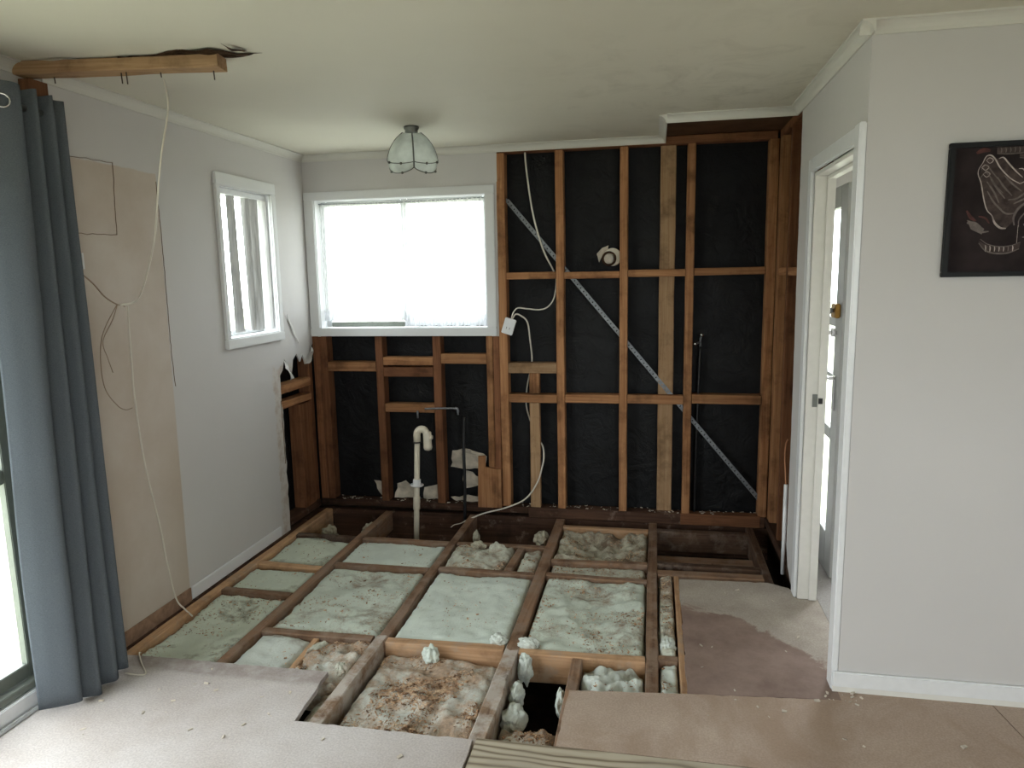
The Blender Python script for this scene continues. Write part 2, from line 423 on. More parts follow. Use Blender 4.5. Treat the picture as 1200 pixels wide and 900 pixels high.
def tube(name, pts, r, mat, parent=None, smooth=True, seg=8, sub=8, flat=1.0, cap=True):
    bm = bmesh.new(); add_tube(bm, smooth_path(pts, sub) if smooth else pts, r, seg, flat, cap)
    bmesh.ops.recalc_face_normals(bm, faces=bm.faces[:])
    return from_bm(name, bm, mat, parent, smooth=True)
def lathe(name, prof, mat, center, parent=None, seg=32, axis='Z', smooth=True):
    bm = bmesh.new(); rings = []
    for r, h in prof:
        ring = []
        for k in range(seg):
            a = 2*PI*k/seg; v = Vector((r*math.cos(a), r*math.sin(a), h))
            if axis == 'Y': v = Vector((v.x, -v.z, v.y))
            ring.append(bm.verts.new(v))
        rings.append(ring)
    for i in range(len(rings)-1):
        for k in range(seg): bm.faces.new((rings[i][k], rings[i][(k+1)%seg], rings[i+1][(k+1)%seg], rings[i+1][k]))
    bm.faces.new(rings[0][::-1]); bm.faces.new(rings[-1])
    bmesh.ops.recalc_face_normals(bm, faces=bm.faces[:])
    o = from_bm(name, bm, mat, parent, smooth=smooth); o.location = Vector(center)-(parent.location if parent else Vector())
    return o

# ================================================================== THE SETTING
# ---- ground under and around the house
g = box('ground', -40, 45, -45, 45, -0.62, -0.55, 'grass_ground'); tag(g, 'grass ground outside around the house', 'ground', kind='structure')
g = box('subfloor_soil', -0.1, 6.2, -6.6, 0.1, -0.55, -0.5, 'soil'); tag(g, 'dark bare soil under the open floor', 'soil', kind='structure')

# ---- floor
floor = tag(empty('floor'), 'partly stripped floor of particle board over timber joists', 'floor', kind='structure')
ZT = -0.020; JD = 0.14
for (x0, x1, y0, mt) in ((0.490, 0.540, -0.03, 'joist_dusty'), (1.100, 1.150, -0.03, 'joist_dusty'), (1.695, 1.755, -0.03, 'joist_dusty'), (2.298, 2.350, -0.03, 'joist_dusty'), (2.903, 2.945, -0.03, 'joist_dark')):
    near = -1.757 if 1.0 < x0 < 1.8 else -3.0
    timb('joist', x0, x1, near, y0, ZT-JD, ZT, mt, floor, wob=0.004, seed=int(x0*10), jag=0.004)
timb('joist', 1.084, 1.136, -3.0, -1.704, ZT-JD, ZT+0.001, 'joist_worn', floor, rot=(0,0,-0.012), wob=0.004, seed=23, jag=0.010)
timb('joist', 1.690, 1.752, -3.0, -1.680, ZT-JD, ZT+0.001, 'joist_worn', floor, rot=(0,0,-0.006), wob=0.004, seed=24, jag=0.010)
timb('void_light_stop', 3.045, 3.07, -2.0, 0.1, -0.55, -0.035, 'soil', floor)  # board added to stop daylight leaking in under the floor
timb('void_light_stop', -0.1, 3.12, 0.085, 0.112, -0.55, -0.035, 'soil', floor)  # dark board added to hide the pale cladding and keep the void dark
timb('void_light_stop', -0.112, -0.09, -6.5, 0.1, -0.55, -0.035, 'soil', floor)  # left side of the void, likewise closed against outside light
timb('joist', 0.040, 0.092, -3.0, -0.03, ZT-JD, ZT, 'joist_fresh', floor, wob=0.006, seed=3)
timb('batten', 2.436, 2.462, -1.99, -0.86, ZT-0.10, ZT+0.004, 'joist_fresh', floor, wob=0.003, seed=5)
timb('joist', 1.990, 2.036, -2.5, -1.757, ZT-JD, ZT-0.002, 'joist_dusty', floor, wob=0.004, seed=8, jag=0.003)
BLK = [  # blocking between the joists: x0,x1,y0,y1,material,yaw
 (0.094,0.488,-0.568,-0.522,'joist_dark',0.0), (0.542,1.098,-0.568,-0.522,'joist_dusty',0.0), (1.152,1.693,-0.560,-0.515,'joist_dusty',0.02),
 (0.094,0.488,-1.035,-0.985,'joist_fresh',-0.06), (0.542,1.098,-0.978,-0.932,'joist_dusty',0.0), (1.152,1.693,-0.950,-0.905,'joist_dusty',0.0),
 (0.094,0.488,-1.388,-1.342,'joist_dusty',-0.03), (1.757,2.296,-0.735,-0.692,'joist_dusty',0.03), (1.757,2.296,-0.945,-0.902,'joist_dusty',-0.02),
 (0.542,1.082,-1.752,-1.706,'joist_dusty',0.0), (1.152,1.688,-1.752,-1.704,'joist_fresh',0.02), (1.757,2.296,-1.752,-1.704,'joist_fresh',0.03), (2.352,2.434,-1.72,-1.676,'joist_dusty',0.0),
 (1.757,2.296,-0.185,-0.140,'joist_fresh',0.0), (2.352,2.901,-0.165,-0.120,'joist_dark',0.0), (2.352,2.901,-0.705,-0.660,'joist_dark',0.0), (2.352,2.901,-0.835,-0.765,'joist_dusty',0.02)]
for k, (x0, x1, y0, y1, mt, yaw) in enumerate(BLK):
    timb('blocking', x0, x1, y0, y1, ZT-JD*0.95, ZT-0.001, mt, floor, rot=(0,0,yaw), wob=0.004, seed=k)
timb('blocking', 1.525, 1.570, -0.90, -0.562, ZT-0.10, ZT-0.004, 'joist_dusty', floor, rot=(0,0,-0.05), wob=0.003, seed=31)
timb('blocking', 0.812, 0.842, -2.06, -1.758, ZT-0.10, ZT-0.012, 'joist_fresh', floor, rot=(0,0,0.06), wob=0.003, seed=33)
timb('bearer', 2.35, 2.90, -0.46, -0.37, -0.22, -0.10, 'joist_dusty', floor, wob=0.004, seed=41)
timb('bearer', 2.66, 2.90, -0.57, -0.49, -0.18, -0.085, 'joist_dusty', floor, wob=0.004, seed=42)
timb('bearer', 0.05, 1.70, -0.36, -0.27, -0.50, -0.36, 'plate_dark', floor, wob=0.004, seed=43)
timb('rim_joist', 0.0, 3.05, 0.0, 0.05, -0.24, -0.034, 'plate_dark', floor, wob=0.004, seed=44)
fz = lambda u, v, w: (u, v, w-0.020)
S1 = ragged([(0.02,-2.075),(1.022,-2.060),(1.046,-2.388),(1.714,-2.383),(1.722,-2.62)], 0.005, 0.03, 2)+[(1.74,-6.5),(-0.01,-6.5),(-0.01,-2.075)]
sheet('floor_sheet', S1, [], fz, 0.020, 'board_left', floor)
S2 = ragged([(2.004,-2.368),(2.010,-2.030),(2.43,-1.985),(3.02,-1.93)], 0.004, 0.03, 5)+[(3.02,-1.868),(3.548,-1.868),(3.60,-2.368)]
sheet('floor_sheet', S2, [], fz, 0.0195, 'board_right', floor)
S3 = ragged([(2.458,-1.980),(2.462,-0.925),(2.905,-0.905),(3.00,-0.955),(3.03,-1.06)], 0.006, 0.03, 9)+[(3.115,-1.06),(3.115,-1.80),(3.03,-1.80),(3.03,-1.925)]
sheet('floor_sheet', S3, [], fz, 0.0185, 'board_upper', floor)
sheet('floor_sheet', [(3.552,-1.868),(6.2,-1.868),(6.2,-2.368),(3.604,-2.368)], [], fz, 0.0195, 'board_right', floor)
sheet('floor_sheet', [(2.724,-2.372),(6.2,-2.372),(6.2,-6.5),(2.724,-6.5)], [], fz, 0.0195, 'board_right', floor)
timb('plywood_sheet', 1.728, 2.72, -2.98, -2.372, -0.019, 0.002, 'plank_ply', floor)
sheet('floor_sheet', rect(1.744,-6.5,2.72,-2.984), [], fz, 0.0195, 'board_right', floor)
sheet('floor_sheet', rect(3.117,-1.765,4.4,-0.05), [], fz, 0.0185, 'hall_board', floor)

# ---- back wall: stripped framing, building paper, window lining
wb = tag(empty('wall_back'), 'stripped back wall with bare timber studs and black paper', 'wall', kind='structure')
def bstud(name, x0, x1, z0, z1, mt='pine', y0=0.0, y1=0.09, **k): return timb(name, x0, x1, y0, y1, z0, z1, mt, wb, wob=0.003, seed=int(x0*100), **k)
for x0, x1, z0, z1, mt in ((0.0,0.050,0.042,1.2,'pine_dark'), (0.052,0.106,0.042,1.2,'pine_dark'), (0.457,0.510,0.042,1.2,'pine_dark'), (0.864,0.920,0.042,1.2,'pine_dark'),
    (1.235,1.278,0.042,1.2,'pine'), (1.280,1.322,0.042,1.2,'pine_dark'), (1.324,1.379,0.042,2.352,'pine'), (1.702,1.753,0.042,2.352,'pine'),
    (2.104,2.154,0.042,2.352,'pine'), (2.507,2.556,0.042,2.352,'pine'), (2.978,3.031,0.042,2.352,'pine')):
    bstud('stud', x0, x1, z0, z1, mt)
bstud('stud', 2.348, 2.442, 0.042, 2.352, 'pine_light', 0.048, 0.09)
bstud('stud', 1.518, 1.585, 0.042, 0.754, 'pine_light', 0.0, 0.045); bstud('stud', 1.518, 1.585, 0.818, 0.953, 'pine', 0.0, 0.045)
for x0, x1, z0, z1, mt in ((1.381,1.700,1.562,1.607,'pine'), (1.755,2.102,1.560,1.603,'pine'), (2.156,2.505,1.564,1.608,'pine'), (2.558,2.973,1.567,1.612,'pine'),
    (1.381,1.700,0.756,0.810,'pine'), (1.755,2.102,0.759,0.814,'pine'), (2.156,2.505,0.760,0.818,'pine'), (2.558,2.973,0.766,0.824,'pine'),
    (1.381,1.700,0.952,1.020,'pine_light'), (0.108,0.455,0.955,1.020,'pine'), (0.512,0.862,0.999,1.054,'pine'), (0.512,0.862,0.922,0.988,'pine_dark'),
    (0.922,1.233,1.013,1.080,'pine'), (0.512,0.862,0.676,0.733,'pine')):
    yb = 0.046 if (x0 > 2.15 and x0 < 2.2) else 0.088
    timb('nogging', x0, x1, 0.001, yb, z0, z1, mt, wb, wob=0.003, seed=int(x0*77+z0*13))
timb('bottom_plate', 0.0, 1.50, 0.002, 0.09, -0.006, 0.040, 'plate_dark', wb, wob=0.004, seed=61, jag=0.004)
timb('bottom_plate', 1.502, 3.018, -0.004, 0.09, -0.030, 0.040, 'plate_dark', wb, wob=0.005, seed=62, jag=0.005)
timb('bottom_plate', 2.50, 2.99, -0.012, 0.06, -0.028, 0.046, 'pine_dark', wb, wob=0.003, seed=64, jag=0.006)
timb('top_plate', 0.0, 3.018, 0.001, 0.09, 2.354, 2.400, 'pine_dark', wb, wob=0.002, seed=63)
timb('lintel', 0.0, 1.322, 0.012, 0.09, 2.16, 2.26, 'pine', wb)
# creased paper, real folds, with the window left out
def paper(name, x0, x1, z0, z1):
    bm = bmesh.new(); nx = max(4, int((x1-x0)/0.035)); nz = max(4, int((z1-z0)/0.035)); g_ = []
    for i in range(nx+1):
        row = []
        for j in range(nz+1):
            x = x0+(x1-x0)*i/nx; z = z0+(z1-z0)*j/nz
            d = 0.010*abs(noise.noise((x*3.2, z*2.1, 1.7)))+0.006*abs(noise.noise((x*9, z*7+x*4, 4.2)))
            row.append(bm.verts.new((x, 0.110-d, z)))
        g_.append(row)
    for i in range(nx):
        for j in range(nz): bm.faces.new((g_[i][j], g_[i+1][j], g_[i+1][j+1], g_[i][j+1]))
    return from_bm(name, bm, 'building_paper', wb, smooth=True)
paper('building_paper', -0.1, 1.32, -0.1, 1.22); paper('building_paper', 1.32, 3.12, -0.1, 2.42)
# lining above and around the window
f_back = lambda u, v, w: (u, w, v)
sheet('plasterboard', [(0.0,1.196),(0.066,1.196),(0.066,2.122),(1.256,2.122),(1.256,1.196),(1.324,1.196)]+ragged([(1.324,1.196),(1.330,2.40)], 0.003, 0.05, 8)[1:]+[(0.0,2.40)], [], f_back, 0.010, 'wall_paint', wb)
box('cladding_board', -0.2, 0.06, 0.115, 0.14, -0.5, 2.5, 'cladding', wb); box('cladding_board', 1.262, 3.12, 0.115, 0.14, -0.5, 2.5, 'cladding', wb)
box('cladding_board', 0.06, 1.262, 0.115, 0.14, -0.5, 1.246, 'cladding', wb); box('cladding_board', 0.06, 1.262, 0.115, 0.14, 2.122, 2.5, 'cladding', wb)
box('corner_light_stop', 3.106, 3.128, -0.049, 0.14, -0.5, 2.5, 'cladding', wb)  # closure added to keep outside light from leaking through the corner gap
# torn scraps of light paper low between the studs
def scrap(name, pts, y, mat, parent, seed, amp=0.02, frame=None):
    """crumpled torn sheet in the XZ plane (or given frame)"""
    pts = ragged(pts, 0.012, 0.03, seed, closed=True)
    tri = tessellate_polygon([[Vector((u, v, 0)) for u, v in pts]])
    bm = bmesh.new(); V = [bm.verts.new((u, y, v)) for u, v in pts]
    for t in tri:
        try: bm.faces.new([V[i] for i in t])
        except ValueError: pass
    bmesh.ops.subdivide_edges(bm, edges=[e for e in bm.edges if e.calc_length() > 0.03], cuts=3, use_grid_fill=True)
    bmesh.ops.triangulate(bm, faces=bm.faces[:])
    for v in bm.verts: v.co.y += amp*noise.noise((v.co.x*14+seed, v.co.z*14, seed))
    ext = bmesh.ops.extrude_face_region(bm, geom=bm.faces[:])
    for v in [e for e in ext['geom'] if isinstance(e, bmesh.types.BMVert)]: v.co.y += 0.002
    if frame:
        for v in bm.verts: v.co = Vector(frame(v.co.x, v.co.y, v.co.z))
    bmesh.ops.recalc_face_normals(bm, faces=bm.faces[:])
    return from_bm(name, bm, mat, parent)
scrap('torn_paper', [(0.94,0.28),(0.96,0.40),(1.08,0.41),(1.20,0.36),(1.19,0.29),(1.08,0.27)], 0.082, 'paper_scrap', wb, 3)
scrap('torn_paper', [(1.04,0.13),(1.03,0.26),(1.10,0.25),(1.20,0.17),(1.12,0.15)], 0.075, 'paper_scrap', wb, 5)
scrap('torn_paper', [(0.98,0.045),(0.94,0.07),(1.10,0.085),(1.22,0.055),(1.20,0.04)], 0.06, 'paper_scrap', wb, 7)
scrap('torn_paper', [(0.38,0.17),(0.43,0.06),(0.455,0.06),(0.455,0.16)], 0.06, 'paper_scrap', wb, 9)
scrap('torn_paper', [(0.53,0.05),(0.55,0.15),(0.62,0.18),(0.67,0.12),(0.70,0.05)], 0.06, 'paper_scrap', wb, 11)
scrap('torn_paper', [(0.74,0.05),(0.75,0.13),(0.86,0.16),(0.86,0.05)], 0.06, 'paper_scrap', wb, 13)
# ledge of debris lying on the bottom plate: counted by nobody
def chips(name, spots, mat, smin, smax, seed, parent=None):
    rnd = random.Random(seed); V = []; Fc = []
    for (x, y, z) in spots:
        a = rnd.uniform(smin, smax); b = a*rnd.uniform(0.25, 0.7); c = a*rnd.uniform(0.12, 0.3)
        R = Matrix.Rotation(rnd.uniform(0, 2*PI), 3, 'Z') @ Matrix.Rotation(rnd.uniform(-0.5, 0.5), 3, 'X')
        k = len(V)
        for sx in (-1, 1):
            for sy in (-1, 1):
                for sz in (-1, 1):
                    v = R @ Vector((sx*a/2, sy*b/2*(1.0 if sx < 0 else rnd.uniform(0.4, 1)), sz*c/2)); V.append((v.x+x, v.y+y, v.z+z+c/2))
        for q in ((0,1,3,2), (4,6,7,5), (0,4,5,1), (2,3,7,6), (0,2,6,4), (1,5,7,3)): Fc.append([k+i for i in q])
    me = bpy.data.meshes.new(name); me.from_pydata(V, [], Fc); me.update()
    return link(name, me, mat, parent)
rr = random.Random(4)
d = chips('plate_debris', [(rr.uniform(0.1, 2.98), rr.uniform(0.0, 0.085), 0.043) for _ in range(170)], 'paper_scrap', 0.004, 0.018, 4)
tag(d, 'pale plaster crumbs lying along the bottom plate', 'debris', kind='stuff')

# ---- back window (window_1)
w1 = tag(empty('window_1'), 'white framed two-pane window in the back wall', 'window', kind='structure')
Y0, Y1 = -0.018, 0.0
box('architrave', 0.004, 1.312, Y0, Y1, 2.106, 2.160, 'trim_paint', w1, 0.004); box('architrave', 0.004, 1.312, Y0-0.006, Y1, 1.200, 1.254, 'trim_paint', w1, 0.004)
box('architrave', 0.004, 0.072, Y0, Y1, 1.255, 2.105, 'trim_paint', w1, 0.004); box('architrave', 1.252, 1.312, Y0, Y1, 1.255, 2.105, 'trim_paint', w1, 0.004)
box('reveal', 0.066, 0.076, 0.0, 0.12, 1.246, 2.114, 'white_gloss', w1); box('reveal', 1.246, 1.256, 0.0, 0.12, 1.246, 2.114, 'white_gloss', w1)
box('reveal', 0.066, 1.256, 0.0, 0.12, 2.106, 2.116, 'white_gloss', w1); box('sill', 0.066, 1.256, 0.0, 0.12, 1.244, 1.254, 'white_gloss', w1)
for x0, x1 in ((0.078, 0.110), (1.214, 1.244), (0.648, 0.692)): box('frame', x0, x1, 0.09, 0.122, 1.256, 2.104, 'alu_light', w1, 0.003)
for x0, x1 in ((0.112, 0.646), (0.694, 1.212)):
    box('frame', x0, x1, 0.09, 0.122, 1.256, 1.290, 'alu_frame', w1, 0.003); box('frame', x0, x1, 0.09, 0.122, 2.074, 2.104, 'alu_light', w1, 0.003)
    box('pane', x0, x1, 0.104, 0.108, 1.291, 2.073, 'glass', w1)
def drape(name, x0, x1, ztop, zbot, y, mat, folds, amp, seed, parent=None, nz=20):
    bm = bmesh.new(); nx = int((x1-x0)/0.006); rows = []
    for j in range(nz+1):
        t = j/nz; row = []
        for i in range(nx+1):
            s = i/nx; x = x0+(x1-x0)*s
            zb = zbot(s) if callable(zbot) else zbot
            z = ztop+(zb-ztop)*t
            yy = y+amp*(0.6+0.4*t)*math.sin(s*folds*2*PI+1.5*noise.noise((s*7, seed, t*0.8)))+amp*0.6*noise.noise((s*30, t*2, seed))
            row.append(bm.verts.new((x, yy, z)))
        rows.append(row)
    for j in range(nz):
        for i in range(nx): bm.faces.new((rows[j][i], rows[j][i+1], rows[j+1][i+1], rows[j+1][i]))
    return from_bm(name, bm, mat, parent, smooth=True)
net = tag(empty('net_curtain', (0.66, 0.05, 2.085)), 'sheer white net curtain gathered across the back window', 'curtain')
o = drape('net_panel', 0.080, 0.672, 2.090, lambda s: 1.300+0.006*math.sin(s*40), 0.060, 'net_cloth', 22, 0.009, 3); o.parent = net; o.matrix_parent_inverse = Matrix.Translation(-net.location)
o = drape('net_panel', 0.664, 1.242, 2.092, lambda s: 1.264+0.006*math.sin(s*37), 0.056, 'net_cloth', 21, 0.009, 6); o.parent = net; o.matrix_parent_inverse = Matrix.Translation(-net.location)
for (xa, xb, zb, sd, yy) in ((0.080, 0.672, 1.300, 11, 0.052), (0.664, 1.242, 1.264, 12, 0.048)):
    o = drape('lace_hem', xa, xb, zb+0.075, lambda s, zb=zb: zb-0.002+0.005*abs(math.sin(s*70)), yy, 'lace_cloth', 20, 0.006, sd, nz=4); o.parent = net; o.matrix_parent_inverse = Matrix.Translation(-net.location)
o = tube('curtain_wire', [(0.077, 0.056, 2.088), (0.66, 0.056, 2.082), (1.245, 0.056, 2.092)], 0.003, 'steel', None); o.parent = net; o.matrix_parent_inverse = Matrix.Translation(-net.location)

# ---- left wall
wl = tag(empty('wall_left'), 'left wall of grey painted plasterboard with bare patches', 'wall', kind='structure')
f_left = lambda u, v, w: (-w, u, v)
outer = [(-6.5,-0.03),(-0.462,-0.03)]+ragged([(-0.462,-0.03),(-0.458,0.45),(-0.464,0.99),(-0.425,1.02),(-0.40,1.09),(-0.345,1.02),(-0.31,0.985),(-0.285,1.07),(-0.235,1.105),(-0.19,1.045),(-0.15,1.09),(-0.115,1.02),(-0.06,1.06),(-0.03,1.12),(0.0,1.15)], 0.008, 0.03, 21)[1:]+[(0.0,2.4),(-6.5,2.4)]
sheet('plasterboard', outer, [rect(-0.985,1.268,-0.445,2.102), rect(-4.5,0.0,-2.300,2.06), rect(-2.016,1.655,-1.985,1.712)], f_left, 0.010, 'wall_paint_left', wl)
for y0, y1, z0, z1, mt in ((-0.052,-0.002,0.042,1.2,'pine_dark'), (-0.21,-0.056,0.02,0.755,'pine_dark'), (-0.53,-0.485,0.042,1.26,'pine')):
    timb('stud', -0.098, -0.012, y0, y1, z0, z1, mt, wl, wob=0.002, seed=int(-y0*100))
timb('nogging', -0.09, -0.004, -0.483, -0.055, 0.866, 0.922, 'pine', wl, wob=0.003, seed=71)
timb('nogging', -0.09, -0.004, -0.483, -0.055, 0.768, 0.814, 'pine', wl, wob=0.003, seed=72)
timb('bottom_plate', -0.098, -0.004, -2.2, -0.004, -0.012, 0.036, 'plate_dark', wl, wob=0.003, seed=73)
timb('edge_board', -0.03, 0.018, -2.1, -0.004, -0.10, -0.030, 'plate_dark', wl, wob=0.003, seed=74)
box('building_paper', -0.112, -0.106, -0.62, 0.11, -0.1, 1.22, 'building_paper', wl)
# torn lining paper by the corner
fl = lambda x, y, z: (0.002-(y), x, z)
scrap('torn_paper', [(-0.42,1.03),(-0.40,1.08),(-0.34,1.00),(-0.30,0.95),(-0.33,0.94),(-0.36,0.99)], -0.006, 'paper_white', wl, 41, 0.03, fl)
scrap('torn_paper', [(-0.13,1.03),(-0.10,1.10),(-0.04,1.13),(-0.02,1.05),(-0.07,1.02)], -0.008, 'paper_white', wl, 43, 0.03, fl)
scrap('torn_paper', [(-0.34,1.37),(-0.27,1.24),(-0.20,1.17),(-0.23,1.22)], -0.008, 'paper_white', wl, 45, 0.02, fl)
# cut lines of the patch in the bare lining
def groove(pts, r=0.0016, nm='crack'):
    return tube(nm, [(0.0006, y, z) for y, z in ragged(pts, 0.004, 0.03, 3)], r, 'crack', wl, smooth=False, seg=5, flat=1.0)
groove([(-2.04,2.098),(-1.90,2.106),(-1.752,2.108)], 0.0012); groove([(-1.752,2.108),(-1.760,1.96),(-1.768,1.80)]); groove([(-1.768,1.80),(-1.88,1.796),(-2.03,1.797)])
groove([(-1.478,2.06),(-1.474,1.70),(-1.480,1.25),(-1.470,1.08)], 0.0018)
groove([(-0.475,0.83),(-0.47,0.60),(-0.474,0.42)], 0.003)
box('wall_box', -0.03, 0.006, -1.985, -1.977, 1.650, 1.716, 'white_gloss', wl); box('wall_box_back', -0.04, -0.03, -2.02, -1.98, 1.65, 1.715, 'black_hose', wl)
# outside skin
f_out = lambda u, v, w: (-0.115-w, u, v)
sheet('cladding_board', rect(-6.7,-0.5,0.14,2.5), [rect(-0.99,1.262,-0.44,2.108), rect(-4.51,-0.02,-2.290,2.07)], f_out, 0.025, 'cladding', wl)
b = box('baseboard_left', 0.0, 0.012, -1.492, -0.592, -0.024, 0.042, 'trim_paint', None, 0.003); tag(b, 'short white skirting along the left wall', 'skirting', kind='structure')
b = box('trim_1', 0.0005, 0.006, -2.10, -1.500, -0.03, 0.040, 'raw_skirt'); tag(b, 'bare brown strip where skirting was removed', 'trim', kind='structure')

# ---- left window (window_2) and its vertical blind
w2 = tag(empty('window_2'), 'narrow white window in the left wall', 'window', kind='structure')
X0, X1 = 0.0, 0.018
box('architrave', X0, X1, -1.025, -0.402, 2.104, 2.170, 'trim_paint', w2, 0.004); box('architrave', X0, X1+0.006, -1.030, -0.405, 1.214, 1.266, 'trim_paint', w2, 0.004)
box('architrave', X0, X1, -1.025, -0.985, 1.267, 2.103, 'trim_paint', w2, 0.004); box('architrave', X0, X1, -0.447, -0.402, 1.267, 2.103, 'trim_paint', w2, 0.004)
box('reveal', -0.135, 0.0, -0.992, -0.984, 1.262, 2.108, 'white_gloss', w2); box('reveal', -0.135, 0.0, -0.447, -0.439, 1.262, 2.108, 'white_gloss', w2)
box('reveal', -0.135, 0.0, -0.984, -0.447, 2.100, 2.108, 'white_gloss', w2); box('sill', -0.135, 0.0, -0.984, -0.447, 1.262, 1.270, 'white_gloss', w2)
for y0, y1 in ((-0.983, -0.955), (-0.476, -0.448)): box('frame', -0.13, -0.10, y0, y1, 1.271, 2.099, 'alu_light', w2, 0.003)
for z0, z1 in ((1.271, 1.300), (2.072, 2.099)): box('frame', -0.13, -0.10, -0.954, -0.477, z0, z1, 'alu_light', w2, 0.003)
box('pane', -0.117, -0.113, -0.954, -0.477, 1.301, 2.071, 'glass', w2)
bl = tag(empty('vertical_blind', (-0.045, -0.715, 2.09)), 'pale vertical blind with parted twisted slats in the narrow window', 'blind')
box('head_rail', -0.065, -0.025, -0.980, -0.450, 2.066, 2.098, 'white_gloss', bl, 0.004)
for k, (y, a0, a1, wd, bend) in enumerate(((-0.925,-20,-24,0.045,0.0), (-0.800,-14,-24,0.062,0.006), (-0.650,-40,-14,0.050,0.010), (-0.600,-24,-60,0.075,-0.030), (-0.560,-34,-30,0.050,0.0), (-0.462,-82,-82,0.05,0.0))):
    bm = bmesh.new(); rows = []
    for j in range(13):
        t = j/12; z = 2.066-0.775*t; a = math.radians(a0+(a1-a0)*t); row = []
        for i in range(5):
            s = (i/4-0.5)*wd*(1-0.15*t*(k == 4)); c = 0.006*(1-(2*i/4-1)**2)
            row.append(bm.verts.new((-0.045-s*math.sin(a)+c*math.cos(a), y+bend*t*t+s*math.cos(a)+c*math.sin(a), z)))
        rows.append(row)
    for j in range(12):
        for i in range(4): bm.faces.new((rows[j][i], rows[j][i+1], rows[j+1][i+1], rows[j+1][i]))
    ext = bmesh.ops.extrude_face_region(bm, geom=bm.faces[:])
    for v in [e for e in ext['geom'] if isinstance(e, bmesh.types.BMVert)]: v.co.x -= 0.0012
    bmesh.ops.recalc_face_normals(bm, faces=bm.faces[:])
    o = from_bm('slat', bm, 'blind_cloth', bl, smooth=False); o.matrix_parent_inverse = Matrix.Translation(-bl.location)

# ---- sliding door (door_1)
d1 = tag(empty('door_1'), 'grey aluminium glazed sliding door on a white sill', 'door', kind='structure')
box('sill', -0.13, 0.028, -4.5, -2.302, 0.0, 0.070, 'white_gloss', d1, 0.004); box('floor_bead', 0.029, 0.048, -4.5, -2.25, 0.0, 0.014, 'alu_light', d1, 0.003)
box('track', -0.10, 0.012, -4.5, -2.302, 0.071, 0.100, 'alu_frame', d1, 0.003)
box('jamb', -0.10, 0.012, -2.385, -2.302, 0.101, 2.058, 'alu_frame', d1, 0.003); box('jamb', -0.10, 0.012, -4.5, -4.44, 0.101, 2.058, 'alu_frame', d1, 0.003)
box('head', -0.10, 0.012, -4.44, -2.386, 2.00, 2.058, 'alu_frame', d1, 0.003)
for (ya, yb, xo) in ((-3.44, -2.388, -0.035), (-4.438, -3.38, -0.075)):
    s = empty('sash', (0, 0, 0), d1)
    box('stile', xo-0.016, xo+0.016, yb-0.055, yb, 0.104, 1.998, 'alu_frame', s, 0.003); box('stile', xo-0.016, xo+0.016, ya, ya+0.055, 0.104, 1.998, 'alu_frame', s, 0.003)
    for z0, z1 in ((0.104, 0.158), (0.868, 0.922), (1.94, 1.998)): box('rail', xo-0.015, xo+0.015, ya+0.056, yb-0.056, z0, z1, 'alu_frame', s, 0.003)
    box('pane', xo-0.003, xo+0.003, ya+0.056, yb-0.056, 0.159, 0.867, 'glass', s); box('pane', xo-0.003, xo+0.003, ya+0.056, yb-0.056, 0.923, 1.939, 'glass', s)

# ---- right wall with the inner doorway
wr = tag(empty('wall_right'), 'right side wall with doorway and bare timber end', 'wall', kind='structure')
f_right = lambda u, v, w: (W+w, u, v)
outer = [(-1.864,0.0),(-1.80,0.0),(-1.80,2.03),(-1.062,2.03),(-1.062,-0.03)]+ragged([(-0.97,-0.03),(-0.80,0.05),(-0.745,0.15),(-0.752,0.8),(-0.728,1.6),(-0.715,2.4)], 0.006, 0.04, 31)+[(-1.864,2.4)]
sheet('plasterboard', outer, [], f_right, 0.010, 'wall_paint', wr)
f_right2 = lambda u, v, w: (W+0.076+w, u, v)
box('back_lining', W+0.070, W+0.0755, -1.06, 0.0, -0.03, 2.4, 'brown_board', wr)
sheet('plasterboard', [(-1.80,0.0),(-1.79,0.0),(-1.79,2.03),(-1.072,2.03),(-1.072,-0.03),(0.0,-0.03),(0.0,2.4),(-1.80,2.4)], [], f_right2, 0.010, 'wall_paint', wr)
for y0, y1, mt in ((-0.10,-0.006,'pine'), (-0.40,-0.355,'pine_dark'), (-0.77,-0.725,'pine_dark'), (-1.06,-1.015,'pine')):
    timb('stud', W+0.012, W+0.069, y0, y1, 0.042, 2.352, mt, wr, wob=0.002, seed=int(-y0*50))
timb('nogging', W+0.014, W+0.068, -0.353, -0.102, 1.56, 1.605, 'pine', wr, seed=81); timb('nogging', W+0.014, W+0.068, -0.723, -0.402, 1.56, 1.605, 'pine', wr, seed=82)
timb('bottom_plate', W+0.002, W+0.069, -1.06, -0.004, -0.01, 0.040, 'plate_dark', wr, seed=83); timb('top_plate', W+0.012, W+0.069, -1.86, -0.004, 2.354, 2.40, 'pine_dark', wr, seed=84)
